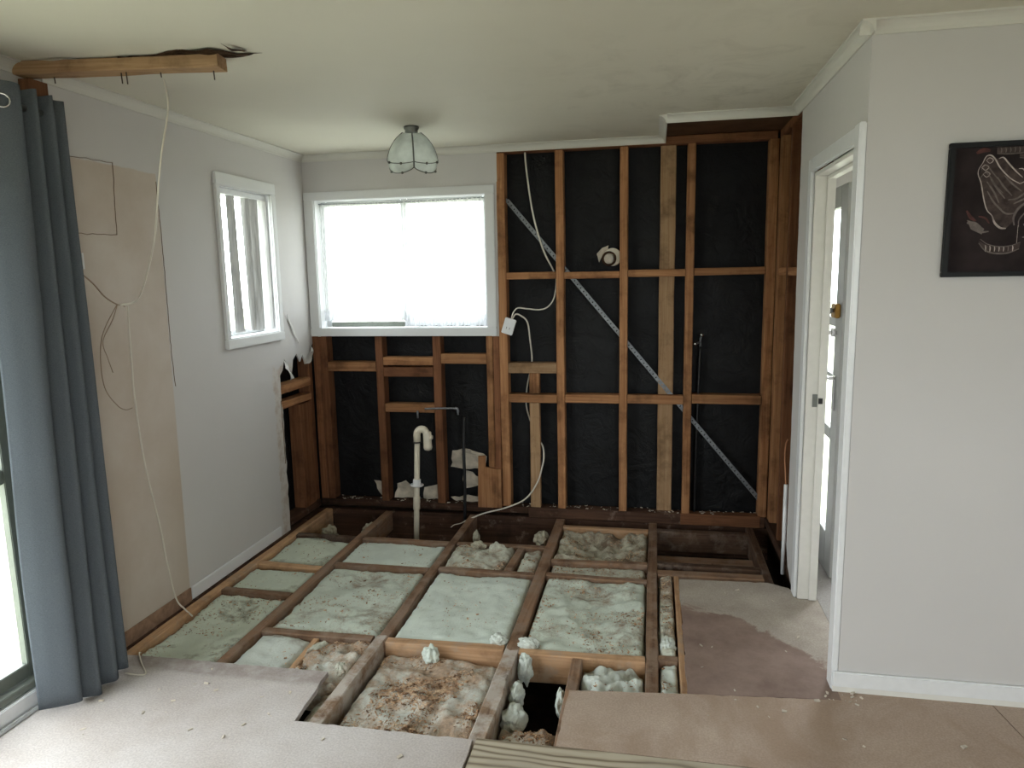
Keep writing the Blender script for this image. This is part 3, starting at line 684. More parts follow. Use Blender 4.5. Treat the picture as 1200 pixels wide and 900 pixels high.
# door frame (door_2)
d2 = tag(empty('door_2'), 'white painted inner door frame in the right wall', 'door frame', kind='structure')
box('architrave', W-0.016, W, -1.060, -0.992, 0.0, 2.085, 'white_gloss', d2, 0.004); box('architrave', W-0.024, W-0.0005, -1.866, -1.796, 0.0, 2.085, 'white_gloss', d2, 0.004)
box('architrave', W-0.016, W, -1.795, -1.061, 2.022, 2.085, 'white_gloss', d2, 0.004)
box('jamb', W, W+0.086, -1.075, -1.058, 0.0, 2.020, 'cream_gloss', d2, 0.002); box('jamb', W, W+0.086, -1.800, -1.783, 0.0, 2.020, 'cream_gloss', d2, 0.002); box('jamb', W, W+0.086, -1.782, -1.076, 2.003, 2.020, 'cream_gloss', d2, 0.002)
box('door_stop', W+0.050, W+0.086, -1.086, -1.0755, 0.0, 2.002, 'cream_gloss', d2, 0.002); box('door_stop', W+0.050, W+0.086, -1.7825, -1.768, 0.0, 2.002, 'cream_gloss', d2, 0.002)
box('door_stop', W+0.050, W+0.086, -1.767, -1.087, 1.988, 2.0025, 'cream_gloss', d2, 0.002)
box('strike_plate', W+0.028, W+0.050, -1.0785, -1.0755, 0.955, 1.015, 'pewter', d2); box('latch_keeper', W+0.052, W+0.070, -1.0925, -1.0865, 0.972, 0.998, 'black_hose', d2)

# ---- wall that faces the camera on the right
wf = tag(empty('wall_front'), 'grey plasterboard wall facing into the room at right', 'wall', kind='structure')
f_front = lambda u, v, w: (u, -L+w, v)
sheet('plasterboard', rect(W+0.0005,0.0,6.2,2.4), [], f_front, 0.010, 'wall_paint', wf)
box('plasterboard', W+0.087, 6.2, -1.776, -1.766, 0.0, 2.4, 'wall_paint', wf)
b = box('baseboard_front', W-0.022, 6.2, -L-0.016, -L-0.0005, 0.022, 0.082, 'white_gloss', None, 0.004); tag(b, 'white skirting board under the framed picture wall', 'skirting', kind='structure')
b = box('trim_2', W-0.02, 6.2, -L-0.010, -L-0.0008, 0.0, 0.021, 'cream_gloss'); tag(b, 'thin cream packing strip below the white skirting', 'trim', kind='structure')

# ---- hall beyond the doorway
wh = tag(empty('wall_hall'), 'plain hall walls beyond the inner doorway', 'wall', kind='structure')
f_hall = lambda u, v, w: (u, -0.15+w, v)
sheet('plasterboard', [(3.107,0.0),(3.264,0.0),(3.264,2.04),(4.075,2.04),(4.075,0.0),(4.5,0.0),(4.5,2.4),(3.107,2.4)], [], f_hall, 0.10, 'wall_paint', wh)
box('plasterboard', 4.40, 4.50, -1.765, -0.151, 0.0, 2.4, 'wall_paint', wh)
# glazed entry door leaf standing open in the hall
d3 = tag(empty('door_3', (3.24, -0.17, 0)), 'grey glazed entry door standing open in the hall', 'door', kind='structure')
def dp(nm, y0, y1, z0, z1, mt, xa=3.222, xb=3.260, bev=0.002, par=d3):
    o = box(nm, xa, xb, y0, y1, z0, z1, mt, None, bev); o.parent = par; o.matrix_parent_inverse = Matrix.Translation(-d3.location); return o
plain('door_paint', lin((172, 174, 172)), 0.4, 0.4, var=0.04)
dp('stile', -0.82, -0.690, 0.008, 2.0, 'door_paint'); dp('stile', -0.275, -0.165, 0.008, 2.0, 'door_paint')
for z0, z1 in ((0.008, 0.215), (0.715, 0.775), (1.036, 1.056), (1.302, 1.345), (1.895, 2.0)): dp('rail', -0.689, -0.276, z0, z1, 'door_paint')
for z0, z1 in ((0.216, 0.714), (0.776, 1.035), (1.057, 1.301), (1.346, 1.894)): dp('pane', -0.689, -0.276, z0, z1, 'glass', 3.238, 3.244, 0)
lk = dp('deadlock', -0.79, -0.70, 1.35, 1.42, 'brass', 3.196, 3.221, 0.004); dp('lock_knob', -0.755, -0.725, 1.37, 1.40, 'pewter', 3.170, 3.195, 0.006)
dp('knob', -0.755, -0.715, 1.255, 1.295, 'chrome', 3.185, 3.221, 0.010); dp('handle_plate', -0.77, -0.72, 0.88, 1.06, 'chrome', 3.214, 3.221, 0.002); dp('handle_lever', -0.75, -0.60, 1.035, 1.052, 'chrome', 3.175, 3.190, 0.004); dp('handle_neck', -0.75, -0.735, 1.035, 1.052, 'chrome', 3.190, 3.2135, 0.002)

# ---- the rest of the room behind the camera
wz = tag(empty('wall_rear'), 'plain rear wall with a wide window', 'wall', kind='structure')
f_rear = lambda u, v, w: (u, -6.5-w, v)
sheet('plasterboard', rect(-0.1,-0.02,6.3,2.42), [rect(2.7,0.8,5.1,2.1)], f_rear, 0.12, 'wall_paint', wz)
we = box('wall_side', 6.2, 6.3, -6.5, -1.766, -0.02, 2.42, 'wall_paint'); tag(we, 'plain far right side wall of the room', 'wall', kind='structure')
w3 = tag(empty('window_3'), 'wide plain window in the rear wall', 'window', kind='structure')
for x0, x1 in ((2.70, 2.74), (3.88, 3.92), (5.06, 5.10)): box('frame', x0, x1, -6.60, -6.56, 0.8, 2.1, 'alu_light', w3)
for x0, x1 in ((2.741, 3.879), (3.921, 5.059)): box('pane', x0, x1, -6.585, -6.58, 0.8, 2.1, 'glass', w3)

# ---- ceiling with the lining missing over the old cupboard
cl = tag(empty('ceiling'), 'off-white flat ceiling with a stripped corner', 'ceiling', kind='structure')
f_ceil = lambda u, v, w: (u, v, H+w)
sheet('ceiling_lining', [(-0.1,0.1),(2.372,0.1),(2.372,-0.602),(3.121,-0.602),(3.121,-0.05),(4.5,-0.05),(4.5,-1.77),(6.3,-1.77),(6.3,-6.6),(-0.1,-6.6)], [], f_ceil, 0.010, 'ceiling_paint', cl)
box('ceiling_board', 2.373, 3.12, -0.601, 0.1, 2.402, 2.420, 'brown_board', cl)
box('roof_deck', -0.2, 6.4, -6.7, 0.15, 2.43, 2.50, 'cladding', cl)
def cornice(name, p, q, into, par=cl, s=0.042):
    """coved strip along p->q; 'into' points into the room"""
    p = Vector((*p, H)); q = Vector((*q, H)); n_ = Vector((*into, 0)).normalized(); dn = Vector((0,0,-1))
    prof = [(0.0,0.0), (s,0.0), (s,0.006)]+[(s-(s-0.006)*math.sin(a), 0.006+(s-0.006)*(1-math.cos(a))) for a in [PI/2*k/5 for k in range(1, 6)]]+[(0.0,s)]
    bm = bmesh.new(); A = [bm.verts.new(p+n_*u+dn*v) for u, v in prof]; B = [bm.verts.new(q+n_*u+dn*v) for u, v in prof]
    for i in range(len(prof)):
        j = (i+1) % len(prof); bm.faces.new((A[i], A[j], B[j], B[i]))
    bm.faces.new(A[::-1]); bm.faces.new(B); bmesh.ops.recalc_face_normals(bm, faces=bm.faces[:])
    return from_bm(name, bm, 'cornice_paint', par)
cornice('cornice', (0.0,-6.5), (0.0,-2.21), (1,0)); cornice('cornice', (0.0,-2.09), (0.0,-0.0005), (1,0))
cornice('cornice', (0.0,-0.0005), (2.372,-0.0005), (0,-1)); cornice('cornice', (2.376,0.0), (2.376,-0.612), (-1,0)); cornice('cornice', (2.372,-0.600), (W,-0.600), (0,-1))
cornice('cornice', (W-0.0005,-0.600), (W-0.0005,-L-0.042), (-1,0)); cornice('cornice', (W-0.042,-L-0.0005), (6.2,-L-0.0005), (0,-1))
# torn lining, dark strips painted as the shaded slot, along the old partition line
fc = lambda x, y, z: (x, z, H-0.004+y*0.3)
scrap('torn_lining_shade', [(0.02,-2.200),(0.02,-2.212),(0.30,-2.178),(0.42,-2.166),(0.50,-2.166),(0.62,-2.158),(0.72,-2.165),(0.80,-2.150),(0.84,-2.10),(0.93,-2.085),(0.84,-2.06),(0.40,-2.12)], 0.0, 'torn_dark', cl, 51, 0.010, fc)
scrap('torn_lining_shade', [(0.56,-2.165),(0.62,-2.185),(0.70,-2.175),(0.78,-2.19),(0.82,-2.150),(0.80,-2.13)], -0.01, 'torn_dark', cl, 53, 0.03, fc)
scrap('torn_lining_shade', [(0.85,-2.150),(0.86,-2.20),(0.855,-2.225),(0.875,-2.17),(0.90,-2.135),(0.88,-2.12)], -0.015, 'torn_dark', cl, 55, 0.04, fc)
scrap('torn_lining_shade', [(0.40,-2.165),(0.42,-2.185),(0.47,-2.165)], -0.008, 'torn_dark', cl, 57, 0.03, fc)
scrap('torn_lining_shade', [(0.10,-2.205),(0.16,-2.222),(0.26,-2.19)], -0.006, 'ceiling_paint', cl, 58, 0.03, fc)

# ================================================================== THINGS
# ---- left-over top plate of the removed partition, and its end stud
bt = tag(empty('timber_beam', (0.39, -2.14, 2.35)), 'split brown timber beam left hanging under the torn ceiling', 'beam')
def adopt(o, p): o.parent = p; o.matrix_parent_inverse = Matrix.Translation(-p.location); return o
ANG = math.atan2(0.095, 0.775)
adopt(timb('beam_timber', 0.0, 0.775, -2.178, -2.103, 2.352, 2.398, 'pine_light', None, rot=(0,0,ANG), wob=0.004, seed=91, jag=0.004), bt)
for (x, y, l) in ((0.13,-2.165,0.02), (0.40,-2.15,0.035), (0.425,-2.155,0.04), (0.54,-2.12,0.015), (0.735,-2.09,0.03)):
    adopt(tube('nail', [(x, y, 2.348), (x+0.002, y, 2.346-l)], 0.0022, 'nail_metal', None, smooth=False, seg=6), bt)
pst = timb('timber_post', 0.001, 0.052, -2.200, -2.112, 0.002, 2.343, 'pine_dark', None, wob=0.002, seed=92); tag(pst, 'dark upright timber against the left wall behind the curtain', 'post')

# ---- curtain
cu = tag(empty('curtain', (0.14, -2.30, 0.02)), 'blue-grey eyelet curtain drawn to the side of the sliding door', 'curtain')
bm = bmesh.new()
bot = [(0.078,-2.515),(0.135,-2.490),(0.192,-2.445),(0.172,-2.415),(0.150,-2.405),(0.182,-2.385),(0.212,-2.365),(0.190,-2.340),(0.152,-2.325),(0.180,-2.305),(0.214,-2.285),(0.190,-2.255),(0.140,-2.245),(0.172,-2.222),(0.198,-2.195),(0.160,-2.165),(0.110,-2.160)]
top = [(0.085,-2.490),(0.130,-2.450),(0.175,-2.390),(0.150,-2.352),(0.100,-2.335),(0.130,-2.315),(0.165,-2.300),(0.140,-2.275),(0.095,-2.262),(0.130,-2.245),(0.165,-2.232),(0.140,-2.205),(0.095,-2.195),(0.125,-2.180),(0.150,-2.162),(0.125,-2.140),(0.090,-2.128)]
NZ = 44; rows = []
PB = smooth_path([(x, y, 0) for x, y in bot], 8); PT = smooth_path([(x, y, 0) for x, y in top], 8)
for j in range(NZ+1):
    t = j/NZ; row = []
    for i in range(len(PB)):
        s = i/(len(PB)-1); k = t**1.2
        p = PT[i].lerp(PB[i], k)
        zt = 2.268+0.006*math.sin(s*20); zb = 0.012+0.010*math.sin(s*9+1)
        z = zt+(zb-zt)*t
        p.x += 0.008*noise.noise((s*5, t*3.0, 2.2))*t+0.012*math.sin(t*PI)*noise.noise((s*2.2, t*2.0, 7.0)); p.y += 0.007*noise.noise((s*5+7, t*3.0, 5.2))*t
        row.append(bm.verts.new((p.x, p.y, z)))
    rows.append(row)
for j in range(NZ):
    for i in range(len(PB)-1): bm.faces.new((rows[j][i], rows[j][i+1], rows[j+1][i+1], rows[j+1][i]))
ext = bmesh.ops.extrude_face_region(bm, geom=bm.faces[:])
bm.normal_update()
for v in [e for e in ext['geom'] if isinstance(e, bmesh.types.BMVert)]: v.co -= v.normal*0.003
bmesh.ops.recalc_face_normals(bm, faces=bm.faces[:])
fab = adopt(from_bm('curtain_fabric', bm, 'curtain_cloth', None, smooth=True), cu)
def ringmesh(name, c, nrm, R, r, mat):
    bm = bmesh.new(); n_ = Vector(nrm).normalized(); a = n_.orthogonal().normalized(); b_ = n_.cross(a)
    pts = [Vector(c)+(a*math.cos(2*PI*k/24)+b_*math.sin(2*PI*k/24))*R for k in range(25)]
    add_tube(bm, pts, r, 8, cap=False); return from_bm(name, bm, mat, None, smooth=True)
for (c, nr) in (((0.158,-2.432,2.206),(0.8,-0.75,0)), ((0.130,-2.340,2.206),(0.7,0.75,0)), ((0.132,-2.305,2.206),(0.7,-0.75,0)), ((0.130,-2.235,2.206),(0.7,-0.75,0))):
    adopt(ringmesh('eyelet', c, nr, 0.022, 0.0035, 'chrome'), fab)
rd = tag(empty('curtain_rod', (0.13, -3.3, 2.206)), 'round dark metal curtain rod above the sliding door', 'curtain rod')
adopt(tube('rod', [(0.13,-4.6,2.206), (0.13,-2.21,2.206)], 0.012, 'pewter', None, smooth=False, seg=12), rd)
adopt(tube('bracket', [(0.002,-2.47,2.206), (0.13,-2.47,2.206)], 0.008, 'pewter', None, smooth=False), rd); adopt(tube('bracket', [(0.002,-4.45,2.206), (0.13,-4.45,2.206)], 0.008, 'pewter', None, smooth=False), rd)

# ---- ceiling light
LX, LY = 1.012, -0.70
lt = tag(empty('ceiling_light', (LX, LY, H)), 'frosted glass scalloped ceiling light with pewter ribs', 'ceiling light')
lathe('base', [(0.040,0.0),(0.042,-0.004),(0.040,-0.014),(0.034,-0.020),(0.036,-0.030),(0.020,-0.036)], 'pewter', (LX, LY, H-0.0005), lt, 28)
PR = [(0.050,-0.026),(0.076,-0.044),(0.105,-0.075),(0.126,-0.110),(0.139,-0.145),(0.143,-0.165)]
def prof_at(t):
    f = t*(len(PR)-1); i = min(int(f), len(PR)-2); a = f-i; return (PR[i][0]+(PR[i+1][0]-PR[i][0])*a, PR[i][1]+(PR[i+1][1]-PR[i][1])*a)
NP = 4; A0 = math.atan2(-3.88, 1.30)+0.05          # one rib faces the room
def lobe(a):      # 0 at the ribs, 1 mid-panel
    u = ((a-A0)/(2*PI/NP)) % 1.0; return math.sin(u*PI)**0.7
for p_ in range(NP):
    bm = bmesh.new(); rows = []
    for i in range(17):
        a = A0+2*PI/NP*(p_+i/16); row = []; lb = lobe(a) if 0 < i < 16 else 0.0
        bul = 1.0-0.05*(1-lb)
        for j in range(19):
            t = j/18
            if t <= 0.72: r, h = prof_at(t/0.72)
            else:
                q = (t-0.72)/0.28; r = 0.143-0.012*q*q; h = -0.165-q*(0.030+0.022*lb)
            h -= 0.012*lb*min(1, t/0.72)**3
            row.append(bm.verts.new((r*bul*math.cos(a), r*bul*math.sin(a), h)))
        rows.append(row)
    for i in range(16):
        for j in range(18): bm.faces.new((rows[i][j], rows[i+1][j], rows[i+1][j+1], rows[i][j+1]))
    pa = from_bm('glass_panel', bm, 'shade_glass', lt, smooth=True)
    ring2 = []; ring1 = []
    for i in range(17):
        a = A0+2*PI/NP*(p_+i/16); lb = lobe(a) if 0 < i < 16 else 0.0; bul = 1.0-0.05*(1-lb)
        ring1.append(Vector((0.1445*bul*math.cos(a), 0.1445*bul*math.sin(a), -0.165-0.012*lb)))
        ring2.append(Vector((0.1325*bul*math.cos(a), 0.1325*bul*math.sin(a), -0.195-0.034*lb)))
    sw = tube('swag_wire', ring1, 0.0024, 'pewter', lt, smooth=False, seg=6); hw = tube('hem_wire', ring2, 0.0026, 'pewter', lt, smooth=False, seg=6)
    for i in (5, 11):
        for rg in (ring1, ring2):
            bm = bmesh.new(); bmesh.ops.create_icosphere(bm, subdivisions=2, radius=0.0075, matrix=Matrix.Translation(rg[i]*1.0+Vector((rg[i].x, rg[i].y, 0)).normalized()*0.003)); from_bm('bead', bm, 'pewter', hw if rg is ring2 else sw, smooth=True)
    a = A0+2*PI/NP*p_; path = []
    for j in range(13):
        t = j/12*1.0
        if t <= 0.72: r, h = prof_at(t/0.72)
        else: q = (t-0.72)/0.28; r = 0.143-0.012*q*q; h = -0.165-q*0.030
        path.append(Vector((r*0.952*math.cos(a), r*0.952*math.sin(a), h)))
    tube('rib', path, 0.0042, 'pewter', lt, smooth=False, seg=8)

# the shade hangs a little crooked, dipping towards the room
for o in list(lt.children):
    if o.name.split('.')[0] != 'base':
        o.rotation_euler = Matrix.Rotation(math.radians(13), 3, Vector((0.948, 0.318, 0))).to_euler(); o.location.z -= 0.006

# ---- framed picture
pc = tag(empty('framed_picture', (3.445, -L, 1.776)), 'black framed dark print of praying hands on the grey wall', 'picture')
px0, px1, pz0, pz1 = 3.275, 3.615, 1.557, 1.996
def pbox(nm, x0, x1, z0, z1, ya, yb, mt, bev=0.0): return adopt(box(nm, x0, x1, ya, yb, z0, z1, mt, None, bev), pc)
FW = 0.017
pbox('frame_bar', px0, px1, pz1-FW, pz1, -L-0.022, -L-0.0015, 'picture_black', 0.002); pbox('frame_bar', px0, px1, pz0, pz0+FW, -L-0.022, -L-0.0015, 'picture_black', 0.002)
pbox('frame_bar', px0, px0+FW, pz0+FW, pz1-FW, -L-0.022, -L-0.0015, 'picture_black', 0.002); pbox('frame_bar', px1-FW, px1, pz0+FW, pz1-FW, -L-0.022, -L-0.0015, 'picture_black', 0.002)
prt = pbox('print', px0+FW, px1-FW, pz0+FW, pz1-FW, -L-0.012, -L-0.002, 'print_dark')
# drawing strokes measured off the print (units: fractions of the print, 0,0 top left)
YP = -L-0.0125
def stroke(pts, wd, mt, sub=6):
    P_ = smooth_path([(px0+u*(px1-px0), 0, pz1-v*(pz1-pz0)) for u, v in pts], sub)
    bm = bmesh.new(); n0 = len(P_); prev = None
    for i, p in enumerate(P_):
        t = (P_[min(i+1, n0-1)]-P_[max(i-1, 0)]); t = t.normalized() if t.length > 1e-9 else Vector((1,0,0)); n_ = Vector((-t.z, 0, t.x))
        w_ = wd*(0.35+0.65*math.sin(PI*min(1, max(0, i/(n0-1)*0.9+0.05))))
        cur = [bm.verts.new((p.x+n_.x*w_, YP, p.z+n_.z*w_)), bm.verts.new((p.x+n_.x*w_, YP-0.0004, p.z+n_.z*w_)), bm.verts.new((p.x-n_.x*w_, YP-0.0004, p.z-n_.z*w_)), bm.verts.new((p.x-n_.x*w_, YP, p.z-n_.z*w_))]
        if prev:
            for k in range(4): bm.faces.new((prev[k], prev[(k+1)%4], cur[(k+1)%4], cur[k]))
        prev = cur
    bmesh.ops.recalc_face_normals(bm, faces=bm.faces[:])
    return adopt(from_bm('print_stroke', bm, mt, None), prt)
G, LN, RD = 'print_grey', 'print_line', 'print_red'
plain('print_fill', lin((72, 62, 60)), 0.8, 0.05, var=0.45, nscale=45)
def fill(pts, mt='print_fill'):
    o = sheet('print_fill', [(px0+u*(px1-px0), pz1-v*(pz1-pz0)) for u, v in pts], [], lambda u, v, w: (u, YP+0.0008-w, v), 0.0007, mt); return adopt(o, prt)
fill([(0.30,0.15),(0.35,0.10),(0.41,0.125),(0.48,0.12),(0.56,0.19),(0.63,0.215),(0.68,0.23),(0.77,0.34),(0.80,0.45),(0.70,0.47),(0.64,0.52),(0.60,0.60),(0.55,0.64),(0.46,0.60),(0.42,0.54),(0.36,0.49),(0.32,0.38),(0.28,0.26)])
fill([(0.32,0.73),(0.40,0.765),(0.50,0.78),(0.60,0.775),(0.69,0.75),(0.68,0.795),(0.58,0.825),(0.47,0.825),(0.37,0.795)]); fill([(0.42,0.045),(0.68,0.045),(0.68,0.09),(0.42,0.088)]); fill([(0.62,0.10),(0.90,0.092),(0.90,0.12),(0.62,0.128)])
fill([(0.20,0.57),(0.28,0.59),(0.36,0.64),(0.34,0.68),(0.24,0.64)], 'print_grey')
stroke([(0.30,0.155),(0.27,0.20),(0.27,0.24),(0.30,0.30),(0.335,0.42),(0.37,0.50),(0.42,0.545),(0.46,0.61),(0.54,0.645)], 0.0016, LN)
stroke([(0.42,0.545),(0.45,0.60),(0.50,0.635),(0.55,0.64)], 0.0034, LN)
stroke([(0.30,0.155),(0.33,0.105),(0.37,0.100),(0.41,0.13),(0.46,0.195),(0.55,0.27),(0.64,0.315)], 0.0022, LN)
stroke([(0.29,0.20),(0.33,0.17),(0.36,0.19),(0.42,0.25),(0.50,0.32)], 0.0020, G); stroke([(0.29,0.26),(0.33,0.225),(0.37,0.25),(0.43,0.32),(0.50,0.38)], 0.0020, G)
stroke([(0.44,0.125),(0.48,0.12),(0.53,0.165),(0.60,0.225),(0.66,0.27)], 0.0022, LN); stroke([(0.62,0.205),(0.66,0.21),(0.70,0.255),(0.75,0.31),(0.78,0.36)], 0.0020, LN)
stroke([(0.64,0.315),(0.70,0.30),(0.76,0.34),(0.79,0.40),(0.80,0.455)], 0.0018, LN)
for cx_, cy_ in ((0.34,0.235), (0.325,0.185), (0.36,0.135)): stroke([(cx_-0.03,cy_), (cx_,cy_-0.018), (cx_+0.032,cy_), (cx_+0.005,cy_+0.022), (cx_-0.03,cy_)], 0.0013, LN)
for q in ([(0.35,0.29),(0.42,0.37),(0.47,0.45)], [(0.38,0.27),(0.45,0.35),(0.52,0.42)], [(0.44,0.26),(0.50,0.33),(0.58,0.40)], [(0.50,0.25),(0.57,0.31),(0.66,0.37)], [(0.36,0.36),(0.43,0.45),(0.50,0.50)], [(0.46,0.48),(0.54,0.53),(0.62,0.53)], [(0.55,0.43),(0.63,0.42),(0.72,0.36)], [(0.60,0.46),(0.68,0.43),(0.75,0.40)]):
    stroke(q, 0.0028, G)
stroke([(0.62,0.62),(0.61,0.56),(0.65,0.49),(0.74,0.445),(0.86,0.42)], 0.0036, G); stroke([(0.66,0.63),(0.66,0.58),(0.72,0.52),(0.82,0.49),(0.92,0.50)], 0.0022, G)
stroke([(0.655,0.62),(0.655,0.75)], 0.0012, LN, 2); stroke([(0.70,0.61),(0.73,0.65)], 0.0016, LN, 2); stroke([(0.70,0.71),(0.78,0.70),(0.88,0.665),(0.94,0.66)], 0.0040, G); stroke([(0.85,0.62),(0.90,0.55),(0.92,0.47),(0.90,0.40)], 0.0022, G)
stroke([(0.32,0.745),(0.38,0.80),(0.47,0.825),(0.58,0.825),(0.68,0.795)], 0.0026, G); stroke([(0.33,0.715),(0.40,0.755),(0.50,0.775),(0.60,0.77),(0.69,0.745)], 0.0016, G)
for u in (0.38, 0.42, 0.46, 0.50, 0.54, 0.58, 0.62): stroke([(u,0.755+0.02*math.sin((u-0.35)*9)),(u+0.006,0.785),(u+0.004,0.812)], 0.0016, LN if int(u*50) % 2 else G, 2)
for u in (0.45, 0.49, 0.53, 0.57, 0.61, 0.65): stroke([(u,0.045),(u+0.008,0.065),(u+0.004,0.085)], 0.0018, G, 2)
stroke([(0.42,0.090),(0.54,0.095),(0.68,0.090)], 0.0014, G); stroke([(0.62,0.125),(0.74,0.135),(0.90,0.120)], 0.0016, G)
for u in (0.70, 0.75, 0.80, 0.85): stroke([(u,0.098),(u+0.008,0.112),(u+0.004,0.128)], 0.0018, G, 2)
for q, m_, w_ in (([(0.19,0.50),(0.23,0.55),(0.28,0.58)], RD, 0.0052), ([(0.20,0.59),(0.27,0.60),(0.34,0.64)], G, 0.0062), ([(0.24,0.08),(0.30,0.06),(0.36,0.065)], RD, 0.0075), ([(0.25,0.62),(0.33,0.66),(0.40,0.66)], G, 0.0035), ([(0.30,0.545),(0.36,0.56),(0.40,0.60)], RD, 0.0032)): stroke(q, w_, m_)

# ---- waste pipe with trap
pp = tag(empty('waste_pipe', (0.75, -0.15, -0.45)), 'white plastic waste pipe with U-bend standing out of the floor', 'pipe')
def vp(z, dx=0.0): return (0.7593+(z+0.0)*0.0487+dx, -0.15, z)
adopt(tube('pipe_length', [vp(-0.45), vp(0.515)], 0.0185, 'pvc', None, smooth=False, seg=20), pp)
adopt(tube('coupler', [vp(0.04), vp(0.045), vp(0.125), vp(0.13)], [0.021,0.0235,0.0235,0.021], 'pvc', None, smooth=False, seg=20), pp)
adopt(tube('floor_flange', [vp(0.205), vp(0.209), vp(0.214), vp(0.217), vp(0.25), vp(0.252)], [0.040,0.046,0.046,0.027,0.026,0.021], 'white_gloss', None, smooth=False, seg=24), pp)
t0 = Vector(vp(0.505)); arc = [t0+Vector((0.034*(1-math.cos(a)), 0, 0.05+0.040*math.sin(a))) for a in [PI*k/10 for k in range(11)]]
adopt(tube('trap_bend', [t0]+arc+[arc[-1]+Vector((0.004,0,-0.05)), arc[-1]+Vector((0.005,-0.002,-0.095))], 0.0235, 'pvc', None, smooth=False, seg=20), pp)
adopt(tube('seal_ring', [t0+Vector((0,0,-0.004)), t0+Vector((0,0,0.006))], 0.0255, 'pvc_dark', None, smooth=False, seg=20), pp)
e0 = arc[-1]
tcup = adopt(tube('trap_cup', [e0+Vector((0.002,0,0.022)), e0+Vector((0.003,0,0.015)), e0+Vector((0.004,0,-0.06)), e0+Vector((0.005,0,-0.085)), e0+Vector((0.005,0,-0.098)), e0+Vector((0.005,0,-0.103))], [0.024,0.0275,0.0275,0.029,0.024,0.012], 'pvc', None, smooth=False, seg=20), pp)
adopt(tube('cleaning_nut', [e0+Vector((0.02,-0.006,-0.012)), e0+Vector((0.040,-0.010,-0.012))], 0.014, 'pvc', None, smooth=False, seg=12), tcup)

cp = tag(empty('copper_pipe', (0.9, -0.018, 0.71)), 'thin grey supply pipe bent across a stud below the window', 'pipe')
adopt(tube('pipe_run', [(0.80,-0.012,0.705),(0.90,-0.014,0.710),(1.012,-0.015,0.712),(1.030,-0.015,0.706),(1.032,-0.015,0.668)], 0.0065, 'steel', None, sub=3), cp)
adopt(tube('elbow', [(1.012,-0.015,0.712),(1.026,-0.015,0.711),(1.032,-0.015,0.700),(1.032,-0.015,0.685)], 0.0095, 'steel', None, sub=3), cp)
s_ = tube('pipe_stub', [(0.747,-0.012,0.690),(0.748,-0.014,0.640)], 0.007, 'steel', None, smooth=False); tag(s_, 'short grey pipe stub poking down below the low nogging', 'pipe')
bh = tube('black_hose', [(1.062,0.03,0.64),(1.058,0.01,0.42),(1.064,-0.01,0.20),(1.056,-0.02,-0.20)], 0.011, 'black_hose', None); tag(bh, 'black water hose running down between studs below the window', 'hose')
bh = tube('black_hose', [(2.606,0.05,1.12),(2.600,0.055,0.86),(2.592,0.055,0.45),(2.588,0.05,0.02)], 0.009, 'black_hose', None); tag(bh, 'black water hose running down the tall right-hand stud bay', 'hose')
tp = tag(empty('pipe_tee', (2.60, 0.05, 1.17)), 'small chrome pipe fitting in the dark right-hand stud bay', 'pipe fitting')
adopt(tube('spout', [(2.606,0.052,1.125),(2.606,0.050,1.165),(2.612,0.035,1.195),(2.612,0.015,1.20)], 0.007, 'steel', None, sub=4), tp); adopt(tube('end_cap', [(2.612,0.016,1.20),(2.612,0.002,1.20)], 0.011, 'chrome', None, smooth=False, seg=10), tp)
adopt(tube('side_stub', [(2.604,0.050,1.150),(2.585,0.030,1.146),(2.572,0.012,1.144)], 0.006, 'steel', None, sub=3), tp); adopt(tube('end_cap', [(2.573,0.013,1.144),(2.568,0.004,1.144)], 0.010, 'chrome', None, smooth=False, seg=10), tp)

# ---- vent stub
vt = tag(empty('vent_duct', (2.05, 0.09, 1.69)), 'white round vent duct poking through the black paper', 'vent')
def ringdisc(nm, c, ro, ri, ya, yb, mt):
    # round collar with a hole (ri > 0) or a solid plug, axis along Y, front face at ya
    bm = bmesh.new(); seg = 32; prof = [(ro*0.94, ya), (ro, ya+0.004), (ro, yb), (max(ri, 0.001), yb), (max(ri, 0.001), ya+0.003), (max(ri, 0.001)*1.04, ya)]
    rings = [[bm.verts.new((c[0]+r*math.cos(2*PI*k/seg), y, c[1]+r*math.sin(2*PI*k/seg))) for k in range(seg)] for r, y in prof]
    for a in range(len(prof)):
        b = (a+1) % len(prof)
        for k in range(seg): bm.faces.new((rings[a][k], rings[a][(k+1)%seg], rings[b][(k+1)%seg], rings[b][k]))
    bmesh.ops.recalc_face_normals(bm, faces=bm.faces[:]); return adopt(from_bm(nm, bm, mt, None), vt)
ringdisc('duct_wall', (2.056, 1.692), 0.056, 0.0, 0.046, 0.104, 'pvc')
ringdisc('duct_lining', (2.036, 1.682), 0.046, 0.033, 0.024, 0.0455, 'torn_dark')
ringdisc('duct_plug', (2.033, 1.680), 0.0325, 0.0, 0.034, 0.0455, 'paper_scrap')
adopt(scrap('paper_flap', [(1.955,1.715),(1.99,1.75),(2.03,1.765),(2.025,1.73),(1.99,1.70),(1.97,1.66)], 0.078, 'paper_scrap', None, 61, 0.02), vt)

